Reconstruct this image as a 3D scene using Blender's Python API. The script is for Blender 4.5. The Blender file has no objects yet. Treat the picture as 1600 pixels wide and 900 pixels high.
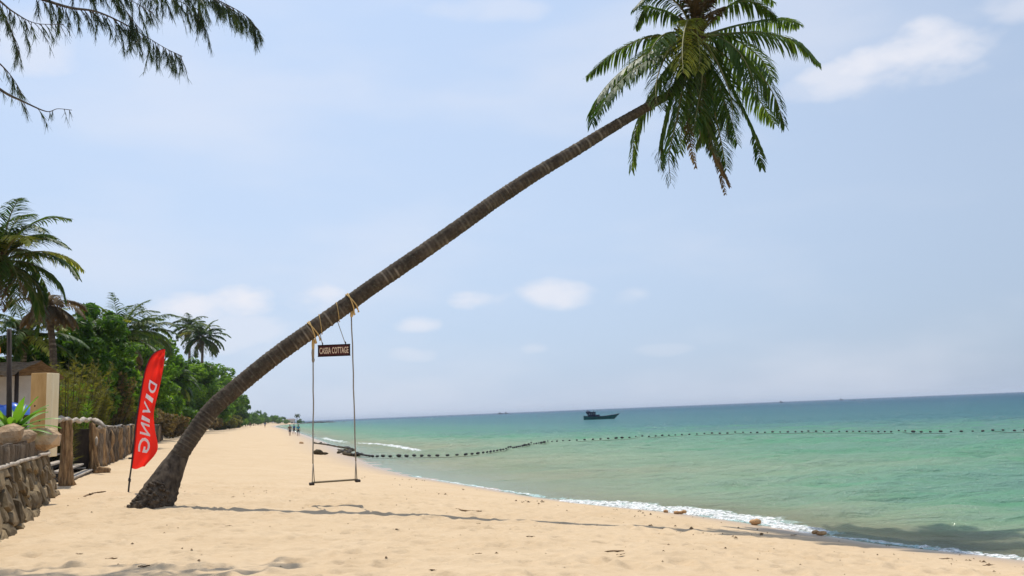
import bpy, bmesh, math, random
import numpy as np
from mathutils import Vector, Matrix, Euler

random.seed(7)
RNG = np.random.default_rng(11)
scene = bpy.context.scene
COL = scene.collection

# ------------------------------------------------------------------ camera
F = 1385.6                      # focal length in pixels of a 1600 px wide frame
CAM = Vector((0.0, 0.0, 1.4))
PITCH, ROLL = math.radians(7.97), math.radians(2.31)
CM = Matrix.Rotation(math.pi / 2 + PITCH, 3, 'X') @ Matrix.Rotation(-ROLL, 3, 'Z')
cam_data = bpy.data.cameras.new('camera')
cam_data.sensor_width = 36.0
cam_data.lens = 36.0 * F / 1600.0
cam_data.clip_start, cam_data.clip_end = 0.1, 60000.0
cam = bpy.data.objects.new('camera', cam_data)
cam.matrix_world = Matrix.Translation(CAM) @ CM.to_4x4()
COL.objects.link(cam)
scene.camera = cam

# ------------------------------------------------------------------ sun and sky
SUN = Vector((-0.17, 0.37, 1.0)).normalized()      # direction towards the sun
sun_data = bpy.data.lights.new('sun', 'SUN')
sun_data.energy, sun_data.angle, sun_data.color = 4.2, math.radians(0.6), (1.0, 0.95, 0.86)
sun = bpy.data.objects.new('sun', sun_data)
sun.rotation_euler = SUN.to_track_quat('Z', 'Y').to_euler()
COL.objects.link(sun)

scene.view_settings.view_transform = 'Standard'
scene.view_settings.look = 'None'
scene.view_settings.gamma = 1.0
scene.view_settings.use_curve_mapping = False
scene.view_settings.exposure = 0.0


def ray(px, py):
    return CM @ Vector(((px - 800.0) / F, (450.0 - py) / F, -1.0))


def at(px, py, Y):
    d = ray(px, py)
    return CAM + d * (Y / d.y)


def onz(px, py, z):
    d = ray(px, py)
    return CAM + d * ((z - CAM.z) / d.z)


world = bpy.data.worlds.new('World')
scene.world = world
world.use_nodes = True
wn = world.node_tree
wn.nodes.clear()


def N(tree, kind, **kw):
    n = tree.nodes.new(kind)
    for k, v in kw.items():
        if k == 'ins':
            for i, val in v.items():
                n.inputs[i].default_value = val
        else:
            setattr(n, k, v)
    return n


def math_node(tree, op, a, b=None, clamp=False):
    n = tree.nodes.new('ShaderNodeMath')
    n.operation = op
    n.use_clamp = clamp
    for i, v in enumerate((a, b)):
        if v is None:
            continue
        if isinstance(v, (int, float)):
            n.inputs[i].default_value = v
        else:
            tree.links.new(v, n.inputs[i])
    return n.outputs[0]


def build_sky():
    L = wn.links.new
    out = N(wn, 'ShaderNodeOutputWorld')
    bg = N(wn, 'ShaderNodeBackground', ins={1: 0.1})
    sky = N(wn, 'ShaderNodeTexSky', sky_type='NISHITA', sun_disc=False)
    sky.sun_elevation = math.asin(SUN.z)
    sky.sun_rotation = math.atan2(SUN.x, SUN.y)
    sky.air_density, sky.dust_density, sky.ozone_density = 1.0, 1.5, 1.5
    # humid tropical air: a bright even veil over the clear sky
    tc = N(wn, 'ShaderNodeTexCoord')
    sep = N(wn, 'ShaderNodeSeparateXYZ')
    L(tc.outputs['Generated'], sep.inputs[0])
    X, Y, Z = sep.outputs
    az = math_node(wn, 'ARCTAN2', X, Y)
    el = math_node(wn, 'ARCSINE', Z)
    veil = N(wn, 'ShaderNodeMix', data_type='RGBA')
    veil.inputs[0].default_value = 0.78
    L(sky.outputs[0], veil.inputs[6])
    vr = N(wn, 'ShaderNodeValToRGB')
    cr = vr.color_ramp
    cr.elements[0].position, cr.elements[0].color = 0.0, (0.495, 0.625, 0.83, 1)
    cr.elements[1].position, cr.elements[1].color = 1.0, (0.42, 0.58, 0.95, 1)
    e = cr.elements.new(0.16); e.color = (0.58, 0.715, 0.93, 1)
    e = cr.elements.new(0.42); e.color = (0.575, 0.73, 0.99, 1)
    L(math_node(wn, 'MULTIPLY', el, 1.0 / 1.3, True), vr.inputs[0])
    vs = N(wn, 'ShaderNodeVectorMath', operation='SCALE')
    # humid air glows a little more on the sun's side
    glow = N(wn, 'ShaderNodeMapRange', interpolation_type='SMOOTHSTEP', ins={1: 0.45, 2: 1.05, 3: 8.8, 4: 11.2})
    L(math_node(wn, 'COSINE', math_node(wn, 'SUBTRACT', az, math.atan2(SUN.x, SUN.y))), glow.inputs[0])
    L(glow.outputs[0], vs.inputs[3])
    L(vr.outputs[0], vs.inputs[0])
    L(vs.outputs[0], veil.inputs[7])
    # clouds: soft heaps low over the sea and one larger puff up right
    nz = N(wn, 'ShaderNodeTexNoise', noise_dimensions='3D', ins={'Scale': 10.0, 'Detail': 5.0, 'Roughness': 0.5})
    mp = N(wn, 'ShaderNodeMapping')
    mp.inputs['Scale'].default_value = (1, 1, 1.9)
    L(tc.outputs['Generated'], mp.inputs[0])
    L(mp.outputs[0], nz.inputs[0])
    noise = math_node(wn, 'MULTIPLY', math_node(wn, 'SUBTRACT', nz.outputs[0], 0.5), 2.7)
    clouds = [(1420, 98, 120, 50, .9), (1320, 122, 85, 30, .7), (1255, 140, 50, 20, .35), (1598, 2, 60, 26, .5), (283, 480, 80, 32, .9),
              (385, 464, 72, 34, 1.0), (478, 466, 66, 30, .85), (360, 515, 150, 34, .5), (752, 466, 60, 19, .8),
              (878, 456, 84, 25, .8), (645, 505, 42, 18, .75), (980, 463, 36, 17, .45), (640, 555, 50, 17, .4),
              (838, 547, 30, 13, .4), (470, 135, 40, 20, .25), (760, 15, 110, 22, .35), (55, 70, 90, 50, .5), (1040, 545, 50, 12, .2)]
    total = None
    for (px, py, rx, ry, s) in clouds:
        d = ray(px, py).normalized()
        a0, e0 = math.atan2(d.x, d.y), math.asin(d.z)
        u = math_node(wn, 'DIVIDE', math_node(wn, 'SUBTRACT', az, a0), 1.25 * rx / F)
        v = math_node(wn, 'DIVIDE', math_node(wn, 'SUBTRACT', el, e0), 1.25 * ry / F)
        r2 = math_node(wn, 'ADD', math_node(wn, 'MULTIPLY', u, u), math_node(wn, 'MULTIPLY', v, v))
        m = math_node(wn, 'ADD', math_node(wn, 'SUBTRACT', 0.75, r2), noise)
        mr = N(wn, 'ShaderNodeMapRange', interpolation_type='SMOOTHSTEP', ins={1: 0.0, 2: 0.85, 3: 0.0, 4: s})
        L(m, mr.inputs[0])
        # keep noise from raising cloud far outside the heap
        lim = N(wn, 'ShaderNodeMapRange', interpolation_type='SMOOTHSTEP', ins={1: 2.2, 2: 0.6, 3: 0.0, 4: 1.0})
        L(r2, lim.inputs[0])
        w = math_node(wn, 'MULTIPLY', mr.outputs[0], lim.outputs[0])
        total = w if total is None else math_node(wn, 'MAXIMUM', total, w)
    # thin high cloud everywhere
    n2 = N(wn, 'ShaderNodeTexNoise', ins={'Scale': 2.6, 'Detail': 4.0, 'Roughness': 0.5})
    mp2 = N(wn, 'ShaderNodeMapping')
    mp2.inputs['Scale'].default_value = (1, 1, 3.2)
    mp2.inputs['Location'].default_value = (3.1, 0.4, 0.7)
    L(tc.outputs['Generated'], mp2.inputs[0])
    L(mp2.outputs[0], n2.inputs[0])
    thin = N(wn, 'ShaderNodeMapRange', interpolation_type='SMOOTHSTEP', ins={1: 0.42, 2: 0.75, 3: 0.0, 4: 0.4})
    L(n2.outputs[0], thin.inputs[0])
    total = math_node(wn, 'MAXIMUM', total, thin.outputs[0])
    cm = N(wn, 'ShaderNodeMix', data_type='RGBA')
    L(math_node(wn, 'MULTIPLY', total, 0.95), cm.inputs[0])
    L(veil.outputs[2], cm.inputs[6])
    cm.inputs[7].default_value = (8.6, 8.7, 9.4, 1)
    L(cm.outputs[2], bg.inputs[0])
    L(bg.outputs[0], out.inputs[0])


build_sky()

# ------------------------------------------------------------------ helpers
MATS = {}


def principled(name, base=(0.5, 0.5, 0.5), rough=0.7, spec=0.3):
    m = bpy.data.materials.new(name)
    m.use_nodes = True
    p = m.node_tree.nodes['Principled BSDF']
    p.inputs['Base Color'].default_value = (*base, 1)
    p.inputs['Roughness'].default_value = rough
    p.inputs['Specular IOR Level'].default_value = spec
    MATS[name] = m
    return m, m.node_tree, p


def noisy(name, c1, c2, scale=8.0, rough=0.8, bump=0.3, stretch=(1, 1, 1), detail=5.0, spec=0.2, lo=0.35, hi=0.65, c3=None, coord='Object', dist=0.02):
    m, t, p = principled(name, c1, rough, spec)
    L = t.links.new
    tc = N(t, 'ShaderNodeTexCoord')
    mp = N(t, 'ShaderNodeMapping')
    mp.inputs['Scale'].default_value = stretch
    L(tc.outputs[coord], mp.inputs[0])
    nz = N(t, 'ShaderNodeTexNoise', ins={'Scale': scale, 'Detail': detail, 'Roughness': 0.6})
    L(mp.outputs[0], nz.inputs[0])
    r = N(t, 'ShaderNodeValToRGB')
    r.color_ramp.elements[0].position, r.color_ramp.elements[0].color = lo, (*c1, 1)
    r.color_ramp.elements[1].position, r.color_ramp.elements[1].color = hi, (*c2, 1)
    if c3:
        e = r.color_ramp.elements.new(min(0.98, hi + 0.12)); e.color = (*c3, 1)
    L(nz.outputs[0], r.inputs[0])
    L(r.outputs[0], p.inputs['Base Color'])
    if bump:
        b = N(t, 'ShaderNodeBump', ins={'Strength': bump, 'Distance': dist})
        L(nz.outputs[0], b.inputs['Height'])
        L(b.outputs[0], p.inputs['Normal'])
    return m


def leafy(name, c1, c2, trans=0.35, rough=0.45, scale=3.0, spec=0.35):
    """leaf material: varied green, light coming through the blade"""
    m = bpy.data.materials.new(name)
    m.use_nodes = True
    t = m.node_tree
    L = t.links.new
    p = t.nodes['Principled BSDF']
    p.inputs['Roughness'].default_value = rough
    p.inputs['Specular IOR Level'].default_value = spec
    out = t.nodes['Material Output']
    geo = N(t, 'ShaderNodeNewGeometry')
    nz = N(t, 'ShaderNodeTexNoise', ins={'Scale': scale, 'Detail': 3.0})
    L(geo.outputs['Position'], nz.inputs[0])
    at_ = N(t, 'ShaderNodeAttribute', attribute_name='tone')
    f = math_node(t, 'ADD', math_node(t, 'MULTIPLY', nz.outputs[0], 0.6), at_.outputs['Fac'])
    r = N(t, 'ShaderNodeValToRGB')
    r.color_ramp.elements[0].position, r.color_ramp.elements[0].color = 0.2, (*c1, 1)
    r.color_ramp.elements[1].position, r.color_ramp.elements[1].color = 0.85, (*c2, 1)
    L(f, r.inputs[0])
    L(r.outputs[0], p.inputs['Base Color'])
    tr = N(t, 'ShaderNodeBsdfTranslucent')
    hue = N(t, 'ShaderNodeMix', data_type='RGBA', blend_type='MULTIPLY')
    hue.inputs[0].default_value = 1.0
    hue.inputs[7].default_value = (1.9, 1.7, 0.7, 1)
    L(r.outputs[0], hue.inputs[6])
    L(hue.outputs[2], tr.inputs[0])
    mx = N(t, 'ShaderNodeMixShader')
    mx.inputs[0].default_value = trans
    L(p.outputs[0], mx.inputs[1])
    L(tr.outputs[0], mx.inputs[2])
    L(mx.outputs[0], out.inputs[0])
    MATS[name] = m
    return m


def mesh_data(name, verts, faces, mat=None, smooth=True, tone=None):
    me = bpy.data.meshes.new(name)
    if isinstance(verts, np.ndarray):
        verts = verts.tolist()
    if isinstance(faces, np.ndarray):
        faces = faces.tolist()
    me.from_pydata([tuple(v) for v in verts], [], faces)
    if mat is not None:
        me.materials.append(MATS[mat] if isinstance(mat, str) else mat)
    if smooth:
        me.polygons.foreach_set('use_smooth', [True] * len(me.polygons))
    if tone is not None:
        a = me.attributes.new('tone', 'FLOAT', 'POINT')
        a.data.foreach_set('value', np.asarray(tone, dtype=np.float32))
    me.update()
    return me


def link(name, data, parent=None, loc=None):
    o = bpy.data.objects.new(name, data)
    COL.objects.link(o)
    if parent is not None:
        o.parent = parent
    if loc is not None:
        o.location = loc
    return o


def tag(o, label=None, cat=None, group=None, kind=None):
    if label: o['label'] = label
    if cat: o['category'] = cat
    if group: o['group'] = group
    if kind: o['kind'] = kind
    return o


class Thing:
    """an Empty at the thing's base; parts are given in world space and stored relative to it"""
    def __init__(self, name, loc, label, cat, group=None):
        self.o = link(name, None)
        self.loc = Vector(loc)
        self.o.location = self.loc
        self.o.empty_display_size = 0.1
        tag(self.o, label, cat, group)

    def part(self, name, vf, mat, smooth=True, parent=None, tone=None):
        v, f = vf
        v = np.asarray(v, dtype=float) - np.array(self.loc)
        return link(name, mesh_data(name, v, f, mat, smooth, tone), parent or self.o)


def solo(name, vf, mat, loc, label, cat, group=None, smooth=True, kind=None):
    v = np.asarray(vf[0], dtype=float) - np.array(loc)
    o = link(name, mesh_data(name, v, vf[1], mat, smooth), None, loc)
    return tag(o, label, cat, group, kind)


def merge(*vfs):
    V, Fc, n = [], [], 0
    for v, f in vfs:
        v = np.asarray(v, dtype=float)
        V.append(v)
        Fc += [[i + n for i in q] for q in f]
        n += len(v)
    return np.concatenate(V), Fc


def tube(pts, radii, n=8, cap=True, wob=0.0):
    pts = [Vector(p) for p in pts]
    m = len(pts)
    if not hasattr(radii, '__len__'):
        radii = [radii] * m
    V, Fc = [], []
    t0 = (pts[1] - pts[0]).normalized()
    nrm = t0.orthogonal().normalized()
    for i, p in enumerate(pts):
        t = (pts[min(i + 1, m - 1)] - pts[max(i - 1, 0)]).normalized()
        nrm = (nrm - t * nrm.dot(t)).normalized()
        b = t.cross(nrm)
        for k in range(n):
            a = 2 * math.pi * k / n
            r = radii[i] * (1 + (random.uniform(-wob, wob) if wob else 0))
            V.append(p + nrm * (math.cos(a) * r) + b * (math.sin(a) * r))
    for i in range(m - 1):
        for k in range(n):
            a, b = i * n + k, i * n + (k + 1) % n
            Fc.append([a, b, b + n, a + n])
    if cap:
        Fc.append([k for k in range(n)][::-1])
        Fc.append([(m - 1) * n + k for k in range(n)])
    return [tuple(v) for v in V], Fc


def catmull(pts, n):
    P = [Vector(p) for p in pts]
    P = [P[0] * 2 - P[1]] + P + [P[-1] * 2 - P[-2]]
    segs = len(P) - 3
    out = []
    for k in range(n):
        u = k / (n - 1) * segs
        i = min(int(u), segs - 1)
        t = u - i
        a, b, c, d = P[i:i + 4]
        out.append(0.5 * ((2 * b) + (c - a) * t + (2 * a - 5 * b + 4 * c - d) * t * t + (3 * b - a - 3 * c + d) * t ** 3))
    return out


def box(cx, cy, cz, sx, sy, sz, rot=None, bevel=0.0):
    bm = bmesh.new()
    bmesh.ops.create_cube(bm, size=1.0)
    for v in bm.verts:
        v.co = Vector((v.co.x * sx, v.co.y * sy, v.co.z * sz))
    if bevel:
        bmesh.ops.bevel(bm, geom=bm.edges[:], offset=bevel, segments=2, affect='EDGES', profile=0.6)
    if rot is not None:
        bmesh.ops.transform(bm, matrix=rot.to_4x4(), verts=bm.verts)
    bm.verts.index_update()
    v = [tuple(q.co + Vector((cx, cy, cz))) for q in bm.verts]
    f = [[q.index for q in fc.verts] for fc in bm.faces]
    bm.free()
    return v, f


def rock(seed, sub=2, rough=0.28, blocky=0.0):
    """irregular unit stone"""
    r = np.random.default_rng(seed)
    bm = bmesh.new()
    if blocky:
        bmesh.ops.create_cube(bm, size=1.5)
        bmesh.ops.bevel(bm, geom=bm.edges[:], offset=0.2, segments=1, affect='EDGES')
        bmesh.ops.subdivide_edges(bm, edges=[e for e in bm.edges if e.calc_length() > 0.6], cuts=1)
    else:
        bmesh.ops.create_icosphere(bm, subdivisions=sub, radius=1.0)
    dirs = r.normal(size=(7, 3))
    dirs /= np.linalg.norm(dirs, axis=1)[:, None]
    amp = r.uniform(-rough, rough, 7)
    for v in bm.verts:
        d = np.array(v.co.normalized())
        k = 1 + sum(amp[i] * max(0, d @ dirs[i]) ** 2 for i in range(7)) + r.uniform(-0.05, 0.05)
        v.co *= k
    bm.verts.index_update()
    vv = [tuple(q.co) for q in bm.verts]
    ff = [[q.index for q in fc.verts] for fc in bm.faces]
    bm.free()
    return vv, ff


def xf(vf, loc, scale=(1, 1, 1), rot=None):
    R = (rot or Euler((0, 0, 0))).to_matrix()
    sc = Vector(scale)
    return [tuple(R @ Vector((v[0] * sc.x, v[1] * sc.y, v[2] * sc.z)) + Vector(loc)) for v in vf[0]], vf[1]


# numpy value noise
def _hash(ix, iy, seed):
    h = (ix.astype(np.int64) * 374761393 + iy.astype(np.int64) * 668265263 + seed * 974711) & 0xFFFFFFFF
    h = ((h ^ (h >> 13)) * 1274126177) & 0xFFFFFFFF
    return ((h ^ (h >> 16)) & 0xFFFF) / 65535.0


def vnoise(x, y, seed=0):
    ix, iy = np.floor(x), np.floor(y)
    fx, fy = x - ix, y - iy
    fx, fy = fx * fx * (3 - 2 * fx), fy * fy * (3 - 2 * fy)
    a, b = _hash(ix, iy, seed), _hash(ix + 1, iy, seed)
    c, d = _hash(ix, iy + 1, seed), _hash(ix + 1, iy + 1, seed)
    return (a * (1 - fx) + b * fx) * (1 - fy) + (c * (1 - fx) + d * fx) * fy


def fbm(x, y, seed=0, oct=4):
    s, a, tot = 0, 1.0, 0
    for k in range(oct):
        s = s + a * (vnoise(x * 2 ** k, y * 2 ** k, seed + k) - 0.5)
        tot += a
        a *= 0.5
    return s / tot


def sstep(x):
    x = np.clip(x, 0, 1)
    return x * x * (3 - 2 * x)


# ------------------------------------------------------------------ materials
noisy('wood_post', (0.42, 0.25, 0.09), (0.56, 0.36, 0.15), 6, 0.7, 0.2, (1, 1, 0.25))
noisy('wood_sunlit', (0.74, 0.60, 0.36), (0.82, 0.70, 0.46), 6, 0.7, 0.2, (1, 1, 0.2))  # post wood with sunlight put into its colour
noisy('stone', (0.085, 0.06, 0.032), (0.24, 0.175, 0.095), 2.2, 0.9, 0.8, c3=(0.34, 0.26, 0.16), coord='Object', dist=0.05)
noisy('mortar', (0.04, 0.032, 0.022), (0.08, 0.062, 0.042), 9, 0.95, 0.6)
noisy('log', (0.10, 0.07, 0.045), (0.25, 0.19, 0.13), 7, 0.9, 0.8, (3, 3, 0.5))
noisy('boulder', (0.27, 0.17, 0.09), (0.52, 0.37, 0.23), 3.5, 0.9, 1.0, dist=0.12)
noisy('root_wood', (0.15, 0.085, 0.04), (0.40, 0.25, 0.12), 6, 0.9, 0.9, (2, 2, 0.5), dist=0.05)
noisy('root_dark', (0.05, 0.035, 0.022), (0.16, 0.11, 0.065), 6, 0.9, 0.9, (2, 2, 0.5), dist=0.05)
noisy('driftwood', (0.30, 0.25, 0.19), (0.52, 0.45, 0.37), 5, 0.85, 0.6, (1, 1, 1))
noisy('bark', (0.03, 0.023, 0.017), (0.12, 0.092, 0.065), 9, 0.95, 0.9, (1, 1, 0.5), dist=0.04)
noisy('casuarina_bark', (0.05, 0.042, 0.035), (0.12, 0.10, 0.08), 14, 0.9, 0.6)
noisy('thatch', (0.09, 0.06, 0.035), (0.22, 0.15, 0.085), 10, 0.95, 0.7, (1, 1, 4))
noisy('white_wall', (0.60, 0.57, 0.52), (0.72, 0.69, 0.63), 3, 0.8, 0.1)
noisy('dark_wood', (0.028, 0.02, 0.016), (0.06, 0.045, 0.035), 8, 0.7, 0.3, (1, 1, 0.3))
noisy('blue_plastic', (0.02, 0.09, 0.42), (0.04, 0.16, 0.60), 4, 0.35, 0.3, spec=0.5)
noisy('orange_cloth', (0.80, 0.28, 0.04), (0.9, 0.36, 0.07), 5, 0.8, 0.1)
noisy('rope_yellow', (0.48, 0.31, 0.11), (0.66, 0.46, 0.20), 60, 0.9, 0.6, dist=0.005)
noisy('rope_grey', (0.22, 0.19, 0.15), (0.36, 0.32, 0.26), 60, 0.9, 0.6, dist=0.005)
noisy('seat_wood', (0.13, 0.10, 0.055), (0.25, 0.19, 0.11), 9, 0.8, 0.3, (0.2, 1, 1))
noisy('sign_board', (0.055, 0.010, 0.010), (0.085, 0.018, 0.015), 9, 0.5, 0.1)
noisy('sign_frame', (0.012, 0.006, 0.006), (0.025, 0.012, 0.010), 9, 0.5, 0.1)
noisy('sign_letter', (0.70, 0.52, 0.36), (0.78, 0.62, 0.44), 20, 0.6, 0.0)
noisy('pole_dark', (0.02, 0.02, 0.022), (0.05, 0.05, 0.055), 10, 0.5, 0.0)
noisy('float_dark', (0.012, 0.014, 0.018), (0.05, 0.045, 0.04), 3, 0.55, 0.2)
noisy('net', (0.03, 0.024, 0.014), (0.10, 0.075, 0.04), 8, 0.95, 0.8, dist=0.05)
noisy('hull_teal', (0.006, 0.085, 0.085), (0.012, 0.13, 0.125), 1.5, 0.5, 0.1)
noisy('cabin_navy', (0.006, 0.014, 0.04), (0.015, 0.03, 0.07), 2, 0.6, 0.1)
noisy('boat_grey', (0.10, 0.11, 0.13), (0.16, 0.17, 0.19), 2, 0.6, 0.1)
noisy('sea_rock', (0.025, 0.027, 0.03), (0.07, 0.07, 0.07), 0.3, 0.9, 0.5, dist=0.3)
noisy('shore_clod', (0.36, 0.20, 0.09), (0.55, 0.34, 0.17), 9, 0.9, 0.7)
noisy('litter', (0.07, 0.04, 0.02), (0.24, 0.15, 0.07), 12, 0.9, 0.3)
noisy('far_roof', (0.16, 0.13, 0.12), (0.26, 0.22, 0.2), 2, 0.9, 0.1)
noisy('skin_tan', (0.24, 0.12, 0.07), (0.30, 0.16, 0.095), 8, 0.6, 0.0)
noisy('hair_black', (0.012, 0.010, 0.010), (0.03, 0.025, 0.02), 30, 0.6, 0.2)
noisy('shirt_blue', (0.02, 0.10, 0.25), (0.03, 0.14, 0.33), 10, 0.9, 0.1)
noisy('shirt_teal', (0.05, 0.22, 0.30), (0.07, 0.27, 0.36), 10, 0.9, 0.1)
noisy('shirt_brown', (0.13, 0.07, 0.045), (0.18, 0.10, 0.06), 10, 0.9, 0.1)
noisy('shorts_dark', (0.015, 0.02, 0.035), (0.03, 0.035, 0.05), 10, 0.9, 0.1)
leafy('palm_leaf', (0.018, 0.056, 0.012), (0.105, 0.165, 0.030), 0.38, 0.5, spec=0.25)
leafy('palm_leaf_young', (0.17, 0.21, 0.035), (0.30, 0.32, 0.07), 0.45, 0.5, spec=0.2)
leafy('palm_leaf_dry', (0.075, 0.052, 0.028), (0.20, 0.145, 0.075), 0.2, 0.8)
leafy('leaf_green', (0.052, 0.125, 0.012), (0.20, 0.34, 0.040), 0.58, 0.45, spec=0.25)
leafy('leaf_dark', (0.034, 0.092, 0.012), (0.13, 0.24, 0.034), 0.52, 0.45, spec=0.25)
leafy('leaf_olive', (0.09, 0.10, 0.018), (0.22, 0.215, 0.05), 0.45, 0.7)
leafy('leaf_brown', (0.11, 0.08, 0.035), (0.25, 0.19, 0.085), 0.35, 0.8)
leafy('leaf_bright', (0.07, 0.20, 0.02), (0.20, 0.36, 0.05), 0.4, 0.4)
leafy('needle', (0.026, 0.050, 0.022), (0.07, 0.11, 0.04), 0.3, 0.6)
noisy('frond_stem', (0.13, 0.13, 0.045), (0.22, 0.20, 0.08), 5, 0.6, 0.1)
noisy('fibre', (0.05, 0.032, 0.018), (0.13, 0.085, 0.045), 14, 0.95, 0.8, (1, 1, 0.3))


def flag_material(name, c, trans):
    m, t, p = principled(name, c, 0.75, 0.15)
    tr = N(t, 'ShaderNodeBsdfTranslucent')
    tr.inputs[0].default_value = (*c, 1)
    mx = N(t, 'ShaderNodeMixShader')
    mx.inputs[0].default_value = trans
    t.links.new(p.outputs[0], mx.inputs[1])
    t.links.new(tr.outputs[0], mx.inputs[2])
    t.links.new(mx.outputs[0], t.nodes['Material Output'].inputs[0])


flag_material('flag_red', (0.80, 0.030, 0.018), 0.55)
flag_material('flag_sleeve', (0.50, 0.02, 0.015), 0.25)
flag_material('flag_white', (0.93, 0.92, 0.92), 0.1)

def vary_per_object(name, amount):
    t = MATS[name].node_tree
    p = t.nodes['Principled BSDF']
    src = p.inputs['Base Color'].links[0].from_socket
    oi = N(t, 'ShaderNodeObjectInfo')
    hsv = N(t, 'ShaderNodeHueSaturation')
    mr = N(t, 'ShaderNodeMapRange', ins={1: 0.0, 2: 1.0, 3: 1 - amount, 4: 1 + amount})
    t.links.new(oi.outputs['Random'], mr.inputs[0])
    t.links.new(mr.outputs[0], hsv.inputs['Value'])
    t.links.new(src, hsv.inputs['Color'])
    t.links.new(hsv.outputs[0], p.inputs['Base Color'])


for nm_, am_ in (('stone', .38), ('log', .3), ('root_dark', .3), ('root_wood', .2), ('boulder', .2)):
    vary_per_object(nm_, am_)

# ------------------------------------------------------------------ the lie of the land
SEA = -1.1
shore_px = [(1600, 876), (1400, 853), (1280, 836), (1160, 816), (1060, 802), (980, 794), (900, 786), (840, 777), (780, 767),
            (720, 757), (640, 744), (590, 730), (560, 716), (535, 702), (505, 690), (478, 680), (455, 672.5), (430, 667)]
SH = [onz(px, py, SEA) for px, py in shore_px]
_sy = [-400, -60, -20, 0, 7] + [p.y for p in SH] + [560, 680, 760, 800, 850, 1000, 1600, 30000]
_sx = [120, 44, 24, 15.6, 11.2] + [p.x for p in SH] + [-150, -178, -186, -192, -240, -420, -900, -30000]
_sy, _sx = np.array(_sy), np.array(_sx)
_o = np.argsort(_sy)
_sy, _sx = _sy[_o], _sx[_o]


def shore_x(Y):
    return np.interp(Y, _sy, _sx)


def shore_d(X, Y):
    """distance inland from the waterline, negative at sea"""
    e = np.maximum(1.0, np.abs(Y) * 0.03)
    sl = (shore_x(Y + e) - shore_x(Y - e)) / (2 * e)
    return (shore_x(Y) - X) / np.sqrt(1 + sl * sl)


_wy = np.array([-60, 5, 8.0, 9.0, 13.2, 19.8, 27, 53, 86, 200, 400, 560, 680, 760, 900, 30000])
_wx = np.array([-40, -18, -9.5, -5.4, -7.35, -10.1, -12.9, -22.8, -34.5, -68, -121, -160, -186, -192, -300, -40000])


def wall_x(Y):
    return np.interp(Y, _wy, _wx)


NF = 2300
_fp = np.stack([RNG.uniform(-9, 7, NF), RNG.uniform(6.5, 26, NF), RNG.uniform(0.07, 0.19, NF), RNG.uniform(0.010, 0.042, NF)], 1)


def ground_base(X, Y):
    X, Y = np.asarray(X, float), np.asarray(Y, float)
    d = shore_d(X, Y)
    up = 0.0 + 1.12 * (1 - np.exp(-np.maximum(d, 0) / 9.0 - (np.maximum(d, 0) / 12.0) ** 3)) / 0.95
    sea_slope = np.interp(Y, [0, 22, 34, 75, 110, 300], [0.13, 0.11, 0.035, 0.03, 0.07, 0.07])
    dn = np.maximum(d, -90) * sea_slope
    z = SEA + np.where(d > 0, np.minimum(up, 1.12), dn)
    z = np.where(d < -60, np.minimum(z, -4.2), z)
    terr = sstep((wall_x(Y) - np.interp(Y, [20, 21.5, 30, 32], [.45, 2.2, 2.2, .45]) - X) / 0.7) * np.interp(Y, [-5, 9, 60, 110], [0.2, 0.85, 0.85, 0.5])
    far_rise = sstep((wall_x(Y) - X) / 60.0) * np.interp(Y, [0, 100, 500], [0.3, 1.0, 3.0])
    return np.maximum(z, -5.0) + terr + far_rise


def ground(X, Y):
    """height used to stand things on the sand"""
    z = ground_base(X, Y)
    X, Y = np.asarray(X, float), np.asarray(Y, float)
    d = shore_d(X, Y)
    dry = sstep(d / 5.0)
    z = z + dry * (0.09 * fbm(X * 0.45, Y * 0.45, 3, 3) + 0.045 * fbm(X * 1.9, Y * 1.9, 9, 3))
    # heaped sand round the foot of the palm
    z = z + 0.05 * np.exp(-((X + 6.9) ** 2 / 1.2 + (Y - 16.3) ** 2 / 0.5))
    return z


def gz(x, y):
    return float(ground(np.array([x]), np.array([y]))[0])


def grid_mesh(name, T, YR, hfun, mat, ymin_scale, attrs=None):
    yy = np.repeat(YR, len(T)).reshape(len(YR), len(T))
    xx = T[None, :] * np.maximum(yy, ymin_scale)
    zz = hfun(xx, yy)
    V = np.stack([xx, yy, zz], -1).reshape(-1, 3).astype(np.float32)
    nr, nc = len(YR), len(T)
    i = np.arange(nr - 1)[:, None] * nc + np.arange(nc - 1)[None, :]
    Fq = np.stack([i, i + 1, i + nc + 1, i + nc], -1).reshape(-1, 4).astype(np.int32)
    me = bpy.data.meshes.new(name)
    me.vertices.add(len(V))
    me.vertices.foreach_set('co', V.ravel())
    me.loops.add(Fq.size)
    me.loops.foreach_set('vertex_index', Fq.ravel())
    me.polygons.add(len(Fq))
    me.polygons.foreach_set('loop_start', np.arange(0, Fq.size, 4, dtype=np.int32))
    me.polygons.foreach_set('loop_total', np.full(len(Fq), 4, dtype=np.int32))
    me.polygons.foreach_set('use_smooth', np.ones(len(Fq), dtype=bool))
    me.update(calc_edges=True)
    me.validate()
    for k, fn in (attrs or {}).items():
        a = me.attributes.new(k, 'FLOAT', 'POINT')
        a.data.foreach_set('value', fn(xx, yy, zz).astype(np.float32).ravel())
    me.materials.append(MATS[mat])
    return link(name, me)


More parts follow.
